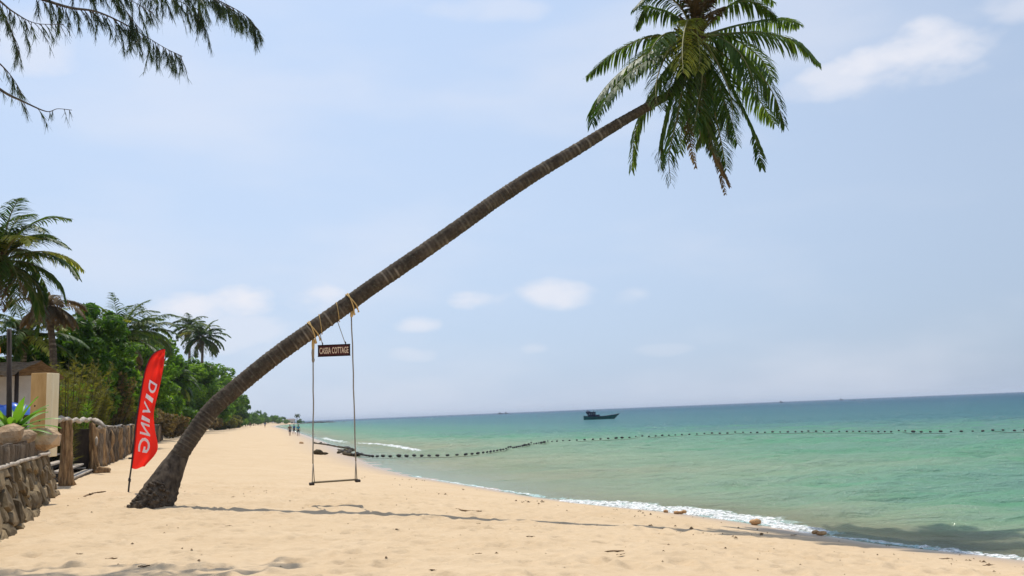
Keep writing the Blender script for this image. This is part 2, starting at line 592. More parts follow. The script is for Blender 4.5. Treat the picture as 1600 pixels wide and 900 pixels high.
# --- sand material
def sand_material():
    m, t, p = principled('sand', (0.5, 0.4, 0.25), 0.9, 0.15)
    L = t.links.new
    geo = N(t, 'ShaderNodeNewGeometry')
    n1 = N(t, 'ShaderNodeTexNoise', ins={'Scale': 0.7, 'Detail': 6.0, 'Roughness': 0.65})
    n2 = N(t, 'ShaderNodeTexNoise', ins={'Scale': 9.0, 'Detail': 6.0, 'Roughness': 0.7})
    n3 = N(t, 'ShaderNodeTexNoise', ins={'Scale': 70.0, 'Detail': 3.0, 'Roughness': 0.7})
    for n in (n1, n2, n3):
        L(geo.outputs['Position'], n.inputs[0])
    r = N(t, 'ShaderNodeValToRGB')
    r.color_ramp.elements[0].position, r.color_ramp.elements[0].color = 0.33, (0.503, 0.364, 0.217, 1)
    r.color_ramp.elements[1].position, r.color_ramp.elements[1].color = 0.68, (0.592, 0.450, 0.290, 1)
    mixn = math_node(t, 'ADD', math_node(t, 'MULTIPLY', n1.outputs[0], 0.5), math_node(t, 'MULTIPLY', n2.outputs[0], 0.5))
    L(mixn, r.inputs[0])
    # dark grains and bits
    g = N(t, 'ShaderNodeMapRange', ins={1: 0.66, 2: 0.74, 3: 0.0, 4: 0.5})
    L(n3.outputs[0], g.inputs[0])
    dk = N(t, 'ShaderNodeMix', data_type='RGBA')
    L(g.outputs[0], dk.inputs[0])
    L(r.outputs[0], dk.inputs[6])
    dk.inputs[7].default_value = (0.30, 0.19, 0.10, 1)
    wet = N(t, 'ShaderNodeAttribute', attribute_name='wet')
    wm = N(t, 'ShaderNodeMix', data_type='RGBA')
    L(wet.outputs['Fac'], wm.inputs[0])
    L(dk.outputs[2], wm.inputs[6])
    wm.inputs[7].default_value = (0.40, 0.29, 0.185, 1)
    L(wm.outputs[2], p.inputs['Base Color'])
    rr = N(t, 'ShaderNodeMapRange', ins={1: 0.0, 2: 1.0, 3: 0.95, 4: 0.22})
    L(wet.outputs['Fac'], rr.inputs[0])
    L(rr.outputs[0], p.inputs['Roughness'])
    b1 = N(t, 'ShaderNodeBump', ins={'Strength': 0.55, 'Distance': 0.05})
    L(n2.outputs[0], b1.inputs['Height'])
    b2 = N(t, 'ShaderNodeBump', ins={'Strength': 0.35, 'Distance': 0.008})
    L(n3.outputs[0], b2.inputs['Height'])
    L(b1.outputs[0], b2.inputs['Normal'])
    dry = math_node(t, 'SUBTRACT', 1.0, wet.outputs['Fac'], True)
    L(math_node(t, 'MULTIPLY', dry, 0.6), b1.inputs['Strength'])
    L(b2.outputs[0], p.inputs['Normal'])


sand_material()


def sand_height(X, Y):
    z = ground(X, Y)
    # footprints and scuffs in the near sand
    sel = (Y > 6) & (Y < 27) & (X > -10) & (X < 8)
    xs, ys = X[sel], Y[sel]
    dz = np.zeros_like(xs)
    cell = {}
    order = np.argsort(ys)
    ysort = ys[order]
    for fx, fy, fr, fd in _fp:
        a, b = np.searchsorted(ysort, [fy - 3 * fr, fy + 3 * fr])
        idx = order[a:b]
        q = ((xs[idx] - fx) ** 2 + (ys[idx] - fy) ** 2) / (fr * fr)
        k = q < 9
        idx, q = idx[k], q[k]
        dz[idx] += fd * (-np.exp(-q * 1.5) + 0.55 * np.exp(-(np.sqrt(q) - 1.35) ** 2 * 5))
    fine = 0.034 * fbm(xs * 5.0, ys * 6.5, 21, 3)
    dryf = sstep((shore_d(xs, ys) - 0.8) / 2.5)
    z[sel] += (dz + fine) * dryf
    return z


t_mid = np.linspace(-0.72, 0.72, 620)
T = np.concatenate([-np.geomspace(4.0, 0.74, 40), t_mid, np.geomspace(0.74, 4.0, 40)])
Yrows = np.concatenate([np.linspace(-60, 4, 20), np.linspace(4.4, 6.4, 14), np.geomspace(6.5, 70, 480), np.geomspace(71, 30000, 200)])
sand = grid_mesh('sand', T, Yrows, sand_height, 'sand', 14.0,
                 {'wet': lambda x, y, z: np.clip(1 - (shore_d(x, y) + 0.35 * fbm(x * 0.8, y * 0.8, 5, 3)) / np.interp(y, [10, 18, 24, 30, 70, 200], [1.9, 1.5, 0.8, 1.0, 4.5, 4.0]), 0, 1)})
tag(sand, kind='structure')


# --- sea
def sea_height(X, Y):
    amp = sstep(-shore_d(X, Y) / 6.0) * 0.8 + 0.2
    w = np.zeros_like(X)
    r = np.random.default_rng(4)
    for k in range(14):
        lam = r.uniform(0.7, 4.5)
        th = math.radians(r.uniform(-150, -30))          # mostly rolling towards the shore
        kx, ky = math.cos(th) * 2 * math.pi / lam, math.sin(th) * 2 * math.pi / lam
        ph = kx * X + ky * Y + r.uniform(0, 6.28) + 1.5 * fbm(X * 0.15, Y * 0.15, 40 + k, 2)
        w += 0.0108 * lam ** 0.75 * (np.sin(ph) + 0.25 * np.sin(2 * ph))
    w *= (0.6 + 0.9 * vnoise(X * 0.08, Y * 0.08, 77))
    w += 0.11 * fbm(X * 0.9, Y * 1.7, 55, 3)
    near = 1 - sstep((Y - 90) / 120.0)
    return SEA + w * amp * near


def sea_material():
    m = bpy.data.materials.new('sea_water')
    MATS['sea_water'] = m
    m.use_nodes = True
    t = m.node_tree
    L = t.links.new
    p = t.nodes['Principled BSDF']
    out = t.nodes['Material Output']
    p.inputs['Roughness'].default_value = 0.18
    p.inputs['Specular IOR Level'].default_value = 0.22
    p.inputs['IOR'].default_value = 1.33
    dep = N(t, 'ShaderNodeAttribute', attribute_name='depth').outputs['Fac']
    geo = N(t, 'ShaderNodeNewGeometry')
    mp = N(t, 'ShaderNodeMapping')
    mp.inputs['Scale'].default_value = (0.35, 1.0, 1.0)
    L(geo.outputs['Position'], mp.inputs[0])
    big = N(t, 'ShaderNodeTexNoise', ins={'Scale': 0.12, 'Detail': 5.0, 'Roughness': 0.6})
    L(mp.outputs[0], big.inputs[0])
    # water colour goes with depth, blotched by the sea bed
    f = math_node(t, 'ADD', dep, math_node(t, 'MULTIPLY', math_node(t, 'SUBTRACT', big.outputs[0], 0.5), 0.6))
    lg = math_node(t, 'DIVIDE', math_node(t, 'LOGARITHM', math_node(t, 'ADD', math_node(t, 'MAXIMUM', f, 0.0), 1.0), 10.0), 2.0)
    r = N(t, 'ShaderNodeValToRGB')
    el = r.color_ramp.elements
    el[0].position, el[0].color = 0.0, (0.47, 0.45, 0.29, 1)
    el[1].position, el[1].color = 1.0, (0.012, 0.060, 0.115, 1)
    for pos, c in ((0.06, (0.285, 0.375, 0.245)), (0.12, (0.150, 0.285, 0.190)), (0.20, (0.098, 0.215, 0.180)), (0.30, (0.072, 0.178, 0.180)), (0.42, (0.040, 0.130, 0.158)), (0.55, (0.022, 0.095, 0.138)), (0.75, (0.014, 0.068, 0.122))):
        e = el.new(pos); e.color = (*c, 1)
    L(lg, r.inputs[0])
    # emerald streaks over pale bottom and dark flecks of weed
    mp3 = N(t, 'ShaderNodeMapping')
    mp3.inputs['Scale'].default_value = (0.16, 0.9, 1.0)
    L(geo.outputs['Position'], mp3.inputs[0])
    st = N(t, 'ShaderNodeTexNoise', ins={'Scale': 0.55, 'Detail': 6.0, 'Roughness': 0.62})
    L(mp3.outputs[0], st.inputs[0])
    sm = N(t, 'ShaderNodeMapRange', interpolation_type='SMOOTHSTEP', ins={1: 0.46, 2: 0.68, 3: 0.0, 4: 0.7})
    L(st.outputs[0], sm.inputs[0])
    win = N(t, 'ShaderNodeMapRange', interpolation_type='SMOOTHSTEP', ins={1: 3.6, 2: 1.6, 3: 0.0, 4: 1.0})
    L(dep, win.inputs[0])
    win2 = N(t, 'ShaderNodeMapRange', interpolation_type='SMOOTHSTEP', ins={1: 0.25, 2: 0.8, 3: 0.0, 4: 1.0})
    L(dep, win2.inputs[0])
    em = N(t, 'ShaderNodeMix', data_type='RGBA')
    L(math_node(t, 'MULTIPLY', sm.outputs[0], math_node(t, 'MULTIPLY', win.outputs[0], win2.outputs[0])), em.inputs[0])
    L(r.outputs[0], em.inputs[6])
    em.inputs[7].default_value = (0.085, 0.285, 0.140, 1)
    L(em.outputs[2], p.inputs['Base Color'])
    p.inputs['Specular IOR Level'].default_value = 0.0
    # light spreads sideways through the cloudy water
    p.subsurface_method = 'BURLEY'
    p.inputs['Subsurface Weight'].default_value = 0.35
    p.inputs['Subsurface Radius'].default_value = (0.8, 1.3, 1.2)
    p.inputs['Subsurface Scale'].default_value = 2.2
    w1 = N(t, 'ShaderNodeTexNoise', ins={'Scale': 2.2, 'Detail': 5.0, 'Roughness': 0.62})
    w2 = N(t, 'ShaderNodeTexNoise', ins={'Scale': 0.22, 'Detail': 4.0, 'Roughness': 0.6})
    mp2 = N(t, 'ShaderNodeMapping')
    mp2.inputs['Scale'].default_value = (0.55, 1.0, 1.0)
    L(geo.outputs['Position'], mp2.inputs[0])
    L(mp2.outputs[0], w1.inputs[0]); L(mp2.outputs[0], w2.inputs[0])
    b1 = N(t, 'ShaderNodeBump', ins={'Strength': 1.0, 'Distance': 0.5})
    L(w1.outputs[0], b1.inputs['Height'])
    b2 = N(t, 'ShaderNodeBump', ins={'Strength': 0.9, 'Distance': 1.1})
    L(w2.outputs[0], b2.inputs['Height'])
    L(b1.outputs[0], b2.inputs['Normal'])
    L(b2.outputs[0], p.inputs['Normal'])
    # choppy water never mirrors the sky fully, even towards the horizon
    fr = N(t, 'ShaderNodeFresnel', ins={0: 1.33})
    L(b2.outputs[0], fr.inputs['Normal'])
    gl = N(t, 'ShaderNodeBsdfGlossy')
    gl.inputs['Roughness'].default_value = 0.08
    L(b2.outputs[0], gl.inputs['Normal'])
    wat = N(t, 'ShaderNodeMixShader')
    L(math_node(t, 'DIVIDE', fr.outputs[0], math_node(t, 'ADD', 1.0, math_node(t, 'MULTIPLY', fr.outputs[0], 1.5))), wat.inputs[0])
    L(p.outputs[0], wat.inputs[1])
    L(gl.outputs[0], wat.inputs[2])
    tr = N(t, 'ShaderNodeBsdfTransparent')
    tr.inputs[0].default_value = (0.80, 0.95, 0.96, 1)
    mx = N(t, 'ShaderNodeMixShader')
    fac = math_node(t, 'SUBTRACT', 1.0, math_node(t, 'EXPONENT', math_node(t, 'MULTIPLY', dep, -4.0)), True)
    L(math_node(t, 'ADD', math_node(t, 'MULTIPLY', fac, 0.88), 0.12), mx.inputs[0])
    L(tr.outputs[0], mx.inputs[1])
    L(wat.outputs[0], mx.inputs[2])
    L(mx.outputs[0], out.inputs[0])


sea_material()


def sea_depth(x, y, z):
    d = -shore_d(x, y)
    far = np.maximum(d - 60, 0) * 0.04
    return np.clip(SEA - ground_base(x, y), 0, 6) + np.minimum(far, 80)


Ys = np.concatenate([np.linspace(-60, 8.5, 24), np.geomspace(9, 120, 480), np.geomspace(122, 30000, 160)])
Ts = np.concatenate([-np.geomspace(4.0, 0.55, 24), np.linspace(-0.54, 0.74, 520), np.geomspace(0.75, 4.0, 40)])
sea = grid_mesh('sea', Ts, Ys, sea_height, 'sea_water', 14.0, {'depth': sea_depth})
tag(sea, kind='structure')


# --- foam where small waves break
def foam_material():
    m, t, p = principled('foam', (0.80, 0.80, 0.78), 0.85, 0.2)
    geo = N(t, 'ShaderNodeNewGeometry')
    nz = N(t, 'ShaderNodeTexNoise', ins={'Scale': 22.0, 'Detail': 4.0, 'Roughness': 0.7})
    t.links.new(geo.outputs['Position'], nz.inputs[0])
    b = N(t, 'ShaderNodeBump', ins={'Strength': 0.8, 'Distance': 0.03})
    t.links.new(nz.outputs[0], b.inputs['Height'])
    t.links.new(b.outputs[0], p.inputs['Normal'])
    n2 = N(t, 'ShaderNodeTexNoise', ins={'Scale': 9.0, 'Detail': 6.0, 'Roughness': 0.75})
    t.links.new(geo.outputs['Position'], n2.inputs[0])
    mr = N(t, 'ShaderNodeMapRange', ins={1: 0.40, 2: 0.58, 3: 0.15, 4: 1.0})
    t.links.new(n2.outputs[0], mr.inputs[0])
    t.links.new(mr.outputs[0], p.inputs['Alpha'])


foam_material()


def foam_strip(pix, width, amp, label_seed, n=700, m=14, fade=True, thr=0.0, fscale=7.0):
    pts = catmull([onz(px, py, SEA) for px, py in pix], n)
    P = np.array([tuple(p) for p in pts])
    tng = np.gradient(P, axis=0)
    tng /= np.linalg.norm(tng, axis=1)[:, None]
    side = np.stack([-tng[:, 1], tng[:, 0], np.zeros(n)], 1)
    s = np.linspace(0, 1, n)
    wv = width * (0.55 + 0.9 * vnoise(s * 26, s * 0, label_seed))
    w = np.linspace(-1, 1, m)
    X = P[:, 0][:, None] + side[:, 0][:, None] * w * wv[:, None]
    Y = P[:, 1][:, None] + side[:, 1][:, None] * w * wv[:, None]
    env = (1 - np.abs(w) ** 2.0)[None, :] * (np.minimum(1, np.minimum(s, 1 - s) * 10) if fade else np.ones(n))[:, None]
    f = fbm(X * fscale, Y * fscale, label_seed, 4) + thr
    base = np.maximum(sea_height(X, Y), ground(X, Y))
    Z = base + amp * np.minimum((env * 0.55 - 0.28 + f * 1.25), 0.4)
    V = np.stack([X, Y, Z], -1).reshape(-1, 3)
    i = np.arange(n - 1)[:, None] * m + np.arange(m - 1)[None, :]
    Fq = np.stack([i, i + 1, i + m + 1, i + m], -1).reshape(-1, 4)
    return V, Fq.tolist()


fm = merge(foam_strip([(860, 779), (940, 788), (1020, 794), (1100, 803), (1180, 814), (1230, 823), (1290, 834)], 0.40, 0.08, 5, 1100, 18, thr=-0.02, fscale=9),
           foam_strip([(900, 781), (980, 787), (1060, 793), (1150, 804), (1230, 817)], 0.4, 0.05, 6, 900, 16, thr=-0.10, fscale=8),
           foam_strip([(1420, 853), (1500, 861), (1570, 869), (1640, 877)], 0.18, 0.05, 7, 500, thr=-0.06, fscale=12),
           foam_strip([(1290, 837), (1360, 846), (1440, 855)], 0.10, 0.03, 8, 300, thr=-0.12, fscale=14),
           foam_strip([(560, 692), (590, 694), (615, 697), (640, 702), (655, 705)], 0.42, 0.10, 9, 400, thr=0.0, fscale=4),
           foam_strip([(505, 684), (520, 688), (545, 692)], 0.4, 0.06, 12, 300, thr=-0.06, fscale=4),
           foam_strip([(640, 743), (700, 753), (780, 765), (850, 777)], 0.10, 0.03, 10, 500, thr=-0.12, fscale=9))
fo = link('foam', mesh_data('foam', fm[0], fm[1], 'foam'))
tag(fo, 'thin white foam of small waves breaking along the waterline', 'foam', kind='stuff')

# ------------------------------------------------------------------ palms
def frond_mesh(path, Lmax, pairs=55, droop=0.9, stem=0.03, seed=0, width=0.045, start=0.14, spread=0.75, up=Vector((0, 0, 1)), tonebase=0.1, gaps=0.06):
    """rachis along path with two rows of hanging leaflets; returns leaflet mesh, tone, rachis mesh"""
    r = random.Random(seed)
    n = 28
    pts = catmull(path, n)
    V, Fc, tone = [], [], []
    tot = len(pts) - 1
    for k in range(pairs):
        u = start + (1 - start) * (k + r.uniform(-0.3, 0.3)) / (pairs - 1)
        u = min(max(u, start), 0.995)
        q = u * tot
        i = min(int(q), tot - 1)
        p = pts[i].lerp(pts[i + 1], q - i)
        t = (pts[i + 1] - pts[i]).normalized()
        sd = t.cross(up)
        if sd.length < 0.15:
            sd = t.cross(Vector((0.3, -1, 0.2)))
        sd.normalize()
        uu = (u - start) / (1 - start)
        ln = Lmax * (0.55 + 0.45 * math.sin(min(1, uu / 0.55) * math.pi / 2)) * (1 - 0.72 * max(0, uu - 0.5) / 0.5) * r.uniform(0.82, 1.12)
        for sgn in (-1, 1):
            if r.random() < gaps:
                continue
            a = spread + 0.25 * (1 - uu) + r.uniform(-0.2, 0.2)
            d = (sd * sgn * math.sin(a) + t * math.cos(a) + Vector((0, 0, 0.12))).normalized()
            g = droop * r.uniform(0.7, 1.3)
            pos = p.copy()
            w = width * r.uniform(0.8, 1.2)
            base = len(V)
            tn = tonebase + r.uniform(-0.12, 0.18)
            for j in range(4):
                f = j / 3
                wn_ = d.cross(Vector((0, 0, 1)))
                if wn_.length < 0.1:
                    wn_ = d.cross(sd)
                wn_.normalize()
                ww = w * (0.6, 1.0, 0.75, 0.06)[j] * 0.5
                V.append(pos + wn_ * ww)
                V.append(pos - wn_ * ww)
                tone += [tn, tn]
                step = ln / 3
                d = (d + Vector((0, 0, -g * (0.22 + 0.5 * f)))).normalized()
                pos = pos + d * step
            for j in range(3):
                b = base + j * 2
                Fc.append([b, b + 1, b + 3, b + 2])
    rp = pts[::2] + [pts[-1]]
    rach = tube(rp, [max(0.004, stem * (1 - 0.88 * i / (len(rp) - 1)) ** 1.0) for i in range(len(rp))], 6)
    return ([tuple(v) for v in V], Fc), tone, rach


def add_frond(th, path, Lmax, mat='palm_leaf', **kw):
    lf, tone, rach = frond_mesh(path, Lmax, **kw)
    fr = th.part('frond', lf, mat, False, tone=tone)
    th.part('stem', rach, 'frond_stem' if 'dry' not in mat else 'palm_leaf_dry', True, parent=fr)
    return fr


def trunk_material():
    m, t, p = principled('palm_trunk', (0.2, 0.15, 0.1), 0.92, 0.15)
    L = t.links.new
    geo = N(t, 'ShaderNodeNewGeometry')
    nz = N(t, 'ShaderNodeTexNoise', ins={'Scale': 9.0, 'Detail': 6.0, 'Roughness': 0.7})
    L(geo.outputs['Position'], nz.inputs[0])
    n2 = N(t, 'ShaderNodeTexNoise', ins={'Scale': 2.2, 'Detail': 3.0})
    L(geo.outputs['Position'], n2.inputs[0])
    r = N(t, 'ShaderNodeValToRGB')
    e = r.color_ramp.elements
    e[0].position, e[0].color = 0.30, (0.024, 0.019, 0.014, 1)
    e[1].position, e[1].color = 0.70, (0.125, 0.094, 0.066, 1)
    x = e.new(0.5); x.color = (0.066, 0.050, 0.035, 1)
    L(math_node(t, 'ADD', math_node(t, 'MULTIPLY', nz.outputs[0], 0.65), math_node(t, 'MULTIPLY', n2.outputs[0], 0.35)), r.inputs[0])
    sc = N(t, 'ShaderNodeAttribute', attribute_name='tone')
    mx = N(t, 'ShaderNodeMix', data_type='RGBA')
    pat = N(t, 'ShaderNodeMapRange', ins={1: 0.42, 2: 0.60, 3: 0.15, 4: 0.95})
    L(n2.outputs[0], pat.inputs[0])
    L(math_node(t, 'MULTIPLY', sc.outputs['Fac'], pat.outputs[0], True), mx.inputs[0])
    L(r.outputs[0], mx.inputs[6])
    mx.inputs[7].default_value = (0.29, 0.245, 0.185, 1)
    # grey-green lichen in blotches
    n4 = N(t, 'ShaderNodeTexNoise', ins={'Scale': 16.0, 'Detail': 5.0, 'Roughness': 0.65})
    L(geo.outputs['Position'], n4.inputs[0])
    lm = N(t, 'ShaderNodeMapRange', ins={1: 0.54, 2: 0.66, 3: 0.0, 4: 0.4})
    L(n4.outputs[0], lm.inputs[0])
    ml = N(t, 'ShaderNodeMix', data_type='RGBA')
    L(lm.outputs[0], ml.inputs[0])
    L(mx.outputs[2], ml.inputs[6])
    ml.inputs[7].default_value = (0.16, 0.155, 0.105, 1)
    L(ml.outputs[2], p.inputs['Base Color'])
    b = N(t, 'ShaderNodeBump', ins={'Strength': 0.9, 'Distance': 0.03})
    L(nz.outputs[0], b.inputs['Height'])
    L(b.outputs[0], p.inputs['Normal'])


trunk_material()


def ringed_trunk(pts, radii, n=20, ring=0.075, depth=0.05, scars=0.25, seed=1, flare=None):
    """palm stem with leaf-scar rings"""
    r = random.Random(seed)
    V, Fc, tone = [], [], []
    acc, nxt, lab = 0.0, 0.0, 0.0
    m = len(pts)
    nrm = (pts[1] - pts[0]).normalized().orthogonal().normalized()
    phase, strong = 0.0, 0.0
    edge = ring
    for i, p in enumerate(pts):
        t = (pts[min(i + 1, m - 1)] - pts[max(i - 1, 0)]).normalized()
        nrm = (nrm - t * nrm.dot(t)).normalized()
        b = t.cross(nrm)
        if i:
            acc += (pts[i] - pts[i - 1]).length
        if acc >= edge:
            edge = acc + ring * r.uniform(0.7, 1.35)
            strong = 1.0 if r.random() < scars else r.uniform(0.05, 0.4)
            cur = strong
        else:
            cur = 0.0
        saw = 1 - depth * (1 - max(0.0, (edge - acc) / ring))
        for k in range(n):
            a = 2 * math.pi * k / n
            rad = radii[i] * saw * (1 + (0.03 if cur > 0.5 else 0)) + r.uniform(-0.004, 0.004)
            if flare:
                rad += flare(p, nrm * math.cos(a) + b * math.sin(a), acc, a)
            V.append(p + nrm * (math.cos(a) * rad) + b * (math.sin(a) * rad))
            tone.append(cur)
    for i in range(m - 1):
        for k in range(n):
            a, b = i * n + k, i * n + (k + 1) % n
            Fc.append([a, b, b + n, a + n])
    Fc.append(list(range(n))[::-1])
    Fc.append([(m - 1) * n + k for k in range(n)])
    return ([tuple(v) for v in V], Fc), tone


YB, KL = 16.4, 0.37          # foot of the leaning palm and how fast it leans away


def on_lean(px, py):
    d = ray(px, py)
    s = (YB + KL * CAM.z) / (d.y - KL * d.z)
    return CAM + d * s


trunk_px = [(246, 800, 28), (256, 760, 28), (275, 720, 28), (301, 680, 27.5), (331, 640, 27.5), (368, 607, 27.5), (404, 577, 27), (440, 549, 27), (488, 515, 26.5), (540, 478, 26),
            (580, 449, 25.5), (640, 408, 25), (720, 352, 24), (770, 316, 23.5), (800, 296, 23), (840, 270, 22), (900, 234, 20), (960, 197, 17.5), (1020, 162, 14.5), (1050, 143, 13.5), (1072, 110, 13), (1086, 60, 13)]


def build_leaning_palm():
    ctr = [on_lean(x, y) for x, y, w in trunk_px]
    wid = [w * p.y / F * 0.5 for (x, y, w), p in zip(trunk_px, ctr)]
    pts = catmull(ctr, 620)
    us = np.linspace(0, len(ctr) - 1, 620)
    rad = np.interp(us, np.arange(len(ctr)), wid)
    foot = ctr[0]
    th = Thing('coconut_palm', (foot.x, foot.y, gz(foot.x, foot.y)), 'tall coconut palm leaning far out over the beach towards the sea', 'palm tree')

    tv, tone = ringed_trunk(pts, rad, 28, 0.07, 0.06, 0.16, 3)
    tr = th.part('trunk', tv, 'palm_trunk', True, tone=tone)
    # swollen bole of matted roots, spreading most on the landward side
    i1 = next(i for i, p in enumerate(pts) if p.z > .86)
    t1, r1 = pts[i1], rad[i1]
    d1 = (pts[i1 + 2] - pts[i1 - 2]).normalized()
    ig = next(p for p in pts if p.z > gz(foot.x, foot.y))
    bc = at(230, 783, ig.y - .06)
    bc.z = gz(bc.x, bc.y) - .12
    BV, BF, nb, nr = [], [], 40, 26
    for i in range(nr):
        u = i / (nr - 1)
        c = bc.lerp(t1, u)
        ax = Vector((1, 0, 0)).lerp(Vector((0, 1, 0)).cross(d1).normalized(), u).normalized()
        e = (1 - u) ** 1.08
        for k in range(nb):
            a = 2 * math.pi * k / nb
            rx = r1 * 1.03 + (.40 - r1) * e
            ry = r1 * 1.03 + (.38 - r1) * e
            lump = min(1, e * 1.3) * (.08 * math.sin(a * 5 + u * 9) * math.sin(u * 13 + a * 2) + .09 * math.sin(a * 11 + 3 * math.sin(u * 11)) * (.4 + u) + .05 * random.uniform(-1, 1))
            BV.append(c + ax * (math.cos(a) * rx * (1 + lump)) + Vector((0, math.sin(a) * ry * (1 + lump), 0)))
    for i in range(nr - 1):
        for k in range(nb):
            a, b = i * nb + k, i * nb + (k + 1) % nb
            BF.append([a, b, b + nb, a + nb])
    th.part('bole', ([tuple(v) for v in BV], BF), 'bark')
    tv = (BV, BF)
    cand = [Vector(q) for i, q in enumerate(BV[:40 * 17]) if q[1] < bc.y - .05 and q[2] > gz(foot.x, foot.y) + .02]
    for k in range(64):
        q = random.choice(cand)
        th.part('root_knot', xf(rock(k + 300, 1), q, (random.uniform(.03, .06), random.uniform(.02, .035), random.uniform(.02, .04)), Euler((random.random(), random.random(), 0))), 'bark', True, parent=tr)
    C = ctr[-1]

    def zp(pts_, off, m=0.0):
        """path given in the crown close-up, fanned out in depth by off metres"""
        out = [C.copy()]
        for i, (x, y) in enumerate(pts_):
            f = (i + 1) / len(pts_)
            out.append(at(880 + x / 2.902, y / 2.902, C.y + off * f))
        return out
    S = [
        # path in close-up pixels, depth, leaflet length, droop, material
        ([(400, 165), (230, 240), (108, 345)], 1.2, .50, 1.0, 'palm_leaf'),
        ([(430, 225), (270, 320), (160, 440), (130, 560)], -0.6, .62, 1.0, 'palm_leaf'),
        ([(470, 240), (330, 310), (215, 420), (150, 520)], -1.3, .60, .9, 'palm_leaf'),
        ([(480, 300), (400, 430), (330, 590), (310, 770)], 0.6, .50, .9, 'palm_leaf'),
        ([(530, 300), (480, 470), (445, 640), (442, 760)], 0.2, .45, .8, 'palm_leaf'),
        ([(560, 320), (520, 520), (480, 700), (488, 830)], -0.7, .5, .8, 'palm_leaf'),
        ([(620, 330), (620, 520), (690, 700), (755, 840)], 0.3, .45, .8, 'palm_leaf_dry'),
        ([(660, 330), (690, 520), (720, 660), (740, 770)], 1.0, .5, .8, 'palm_leaf'),
        ([(690, 260), (780, 420), (860, 590), (900, 760)], -0.5, .52, .55, 'palm_leaf'),
        ([(720, 200), (850, 290), (950, 420), (1005, 570)], 0.4, .60, .9, 'palm_leaf'),
        ([(720, 240), (820, 350), (900, 470), (960, 560)], 1.5, .55, 1.0, 'palm_leaf'),
        ([(780, 150), (920, 150), (1070, 195), (1160, 285)], -0.6, .55, 1.2, 'palm_leaf'),
        ([(770, 120), (900, 95), (1000, 90), (1068, 112)], 1.3, .50, 1.0, 'palm_leaf'),
        ([(720, 50), (800, 5), (890, 20), (965, 75)], 0.4, .50, 1.0, 'palm_leaf'),
        ([(520, 80), (440, 45), (370, 40), (330, 120)], 0.8, .45, 1.0, 'palm_leaf'),
        ([(540, 40), (450, -30), (390, -30), (320, 40)], -0.5, .45, 1.0, 'palm_leaf'),
        ([(560, -60), (500, -180), (400, -230), (280, -200)], 0.4, .5, 1.0, 'palm_leaf'),
        ([(610, -90), (640, -240), (700, -320), (800, -330)], 0.0, .5, 1.0, 'palm_leaf'),
        ([(660, -60), (760, -150), (880, -170), (1000, -110)], -0.6, .5, 1.0, 'palm_leaf'),
        ([(640, -80), (600, -260), (500, -340), (420, -330)], -1.0, .5, 1.0, 'palm_leaf'),
        ([(660, 0), (760, -60), (860, -60), (950, 10)], 1.2, .5, 1.0, 'palm_leaf'),
        # inner hanging fronds, partly behind the stem
        ([(580, 300), (560, 450), (540, 560), (530, 690)], 1.3, .5, .8, 'palm_leaf'),
        ([(630, 300), (650, 450), (640, 560), (600, 660)], 1.0, .55, .8, 'palm_leaf'),
        ([(670, 300), (720, 430), (760, 540), (790, 650)], 0.8, .55, .8, 'palm_leaf'),
        ([(600, 320), (620, 480), (660, 600), (680, 690)], -0.5, .55, .8, 'palm_leaf'),
        ([(640, 260), (700, 380), (740, 500), (745, 620)], -1.0, .55, .8, 'palm_leaf'),
        ([(600, 300), (590, 420), (600, 530), (640, 640)], 1.8, .55, .8, 'palm_leaf'),
        ([(660, 340), (660, 520), (700, 720), (735, 880)], 1.4, .35, .6, 'palm_leaf_dry'),
        ([(570, 340), (560, 520), (575, 640), (600, 760)], 1.6, .35, .6, 'palm_leaf_dry'),
        ([(500, 200), (440, 310), (420, 400), (425, 480)], -1.6, .5, .8, 'palm_leaf'),
        # pale young fronds coming towards the viewer
        ([(570, 90), (548, 150), (540, 240), (545, 330)], -2.3, .62, .7, 'palm_leaf_young'),
        ([(600, 100), (610, 170), (620, 250), (615, 320)], -1.9, .5, .7, 'palm_leaf_young'),
        # fronds hanging in front of the stem top
        ([(570, 200), (520, 300), (480, 400), (455, 500)], -1.2, .55, .9, 'palm_leaf'),
        ([(580, 220), (560, 330), (530, 450), (520, 560)], -1.4, .55, .9, 'palm_leaf'),
        ([(620, 240), (630, 360), (610, 480), (590, 600)], -1.5, .6, .9, 'palm_leaf'),
        ([(660, 220), (720, 330), (760, 440), (770, 560)], -1.6, .6, .9, 'palm_leaf'),
        ([(700, 170), (790, 230), (850, 330), (890, 450)], -1.3, .6, 1.0, 'palm_leaf'),
        ([(690, 150), (800, 190), (900, 270), (950, 360)], 1.8, .6, 1.0, 'palm_leaf'),
        ([(500, 170), (400, 220), (310, 290), (240, 380)], 1.6, .6, 1.0, 'palm_leaf'),
        ([(540, 150), (470, 150), (420, 190), (390, 250)], -2.0, .55, 1.0, 'palm_leaf'),
        # withered growth at the heart
        ([(590, 60), (560, 0), (540, -60)], -.6, .4, .8, 'palm_leaf_dry'),
        ([(620, 60), (650, 10), (690, -40)], -.7, .4, .8, 'palm_leaf_dry'),
        ([(600, 70), (600, 20), (610, -50)], -1.0, .4, .8, 'palm_leaf_dry'),
        ([(640, 90), (690, 50), (730, 30)], -.9, .4, .9, 'palm_leaf_dry'),
    ]
    for i, (pp, off, ln, dr, mt) in enumerate(S):
        add_frond(th, zp(pp, off), ln * (1.32 if 'dry' not in mt else .8), mt, pairs=74, droop=dr * 1.35, gaps=.10, seed=i, stem=0.032, width=0.046,
                  tonebase=0.02 + 0.30 * random.random())
    # fibrous heart of the crown, with old boots
    up = (ctr[-1] - ctr[-2]).normalized()
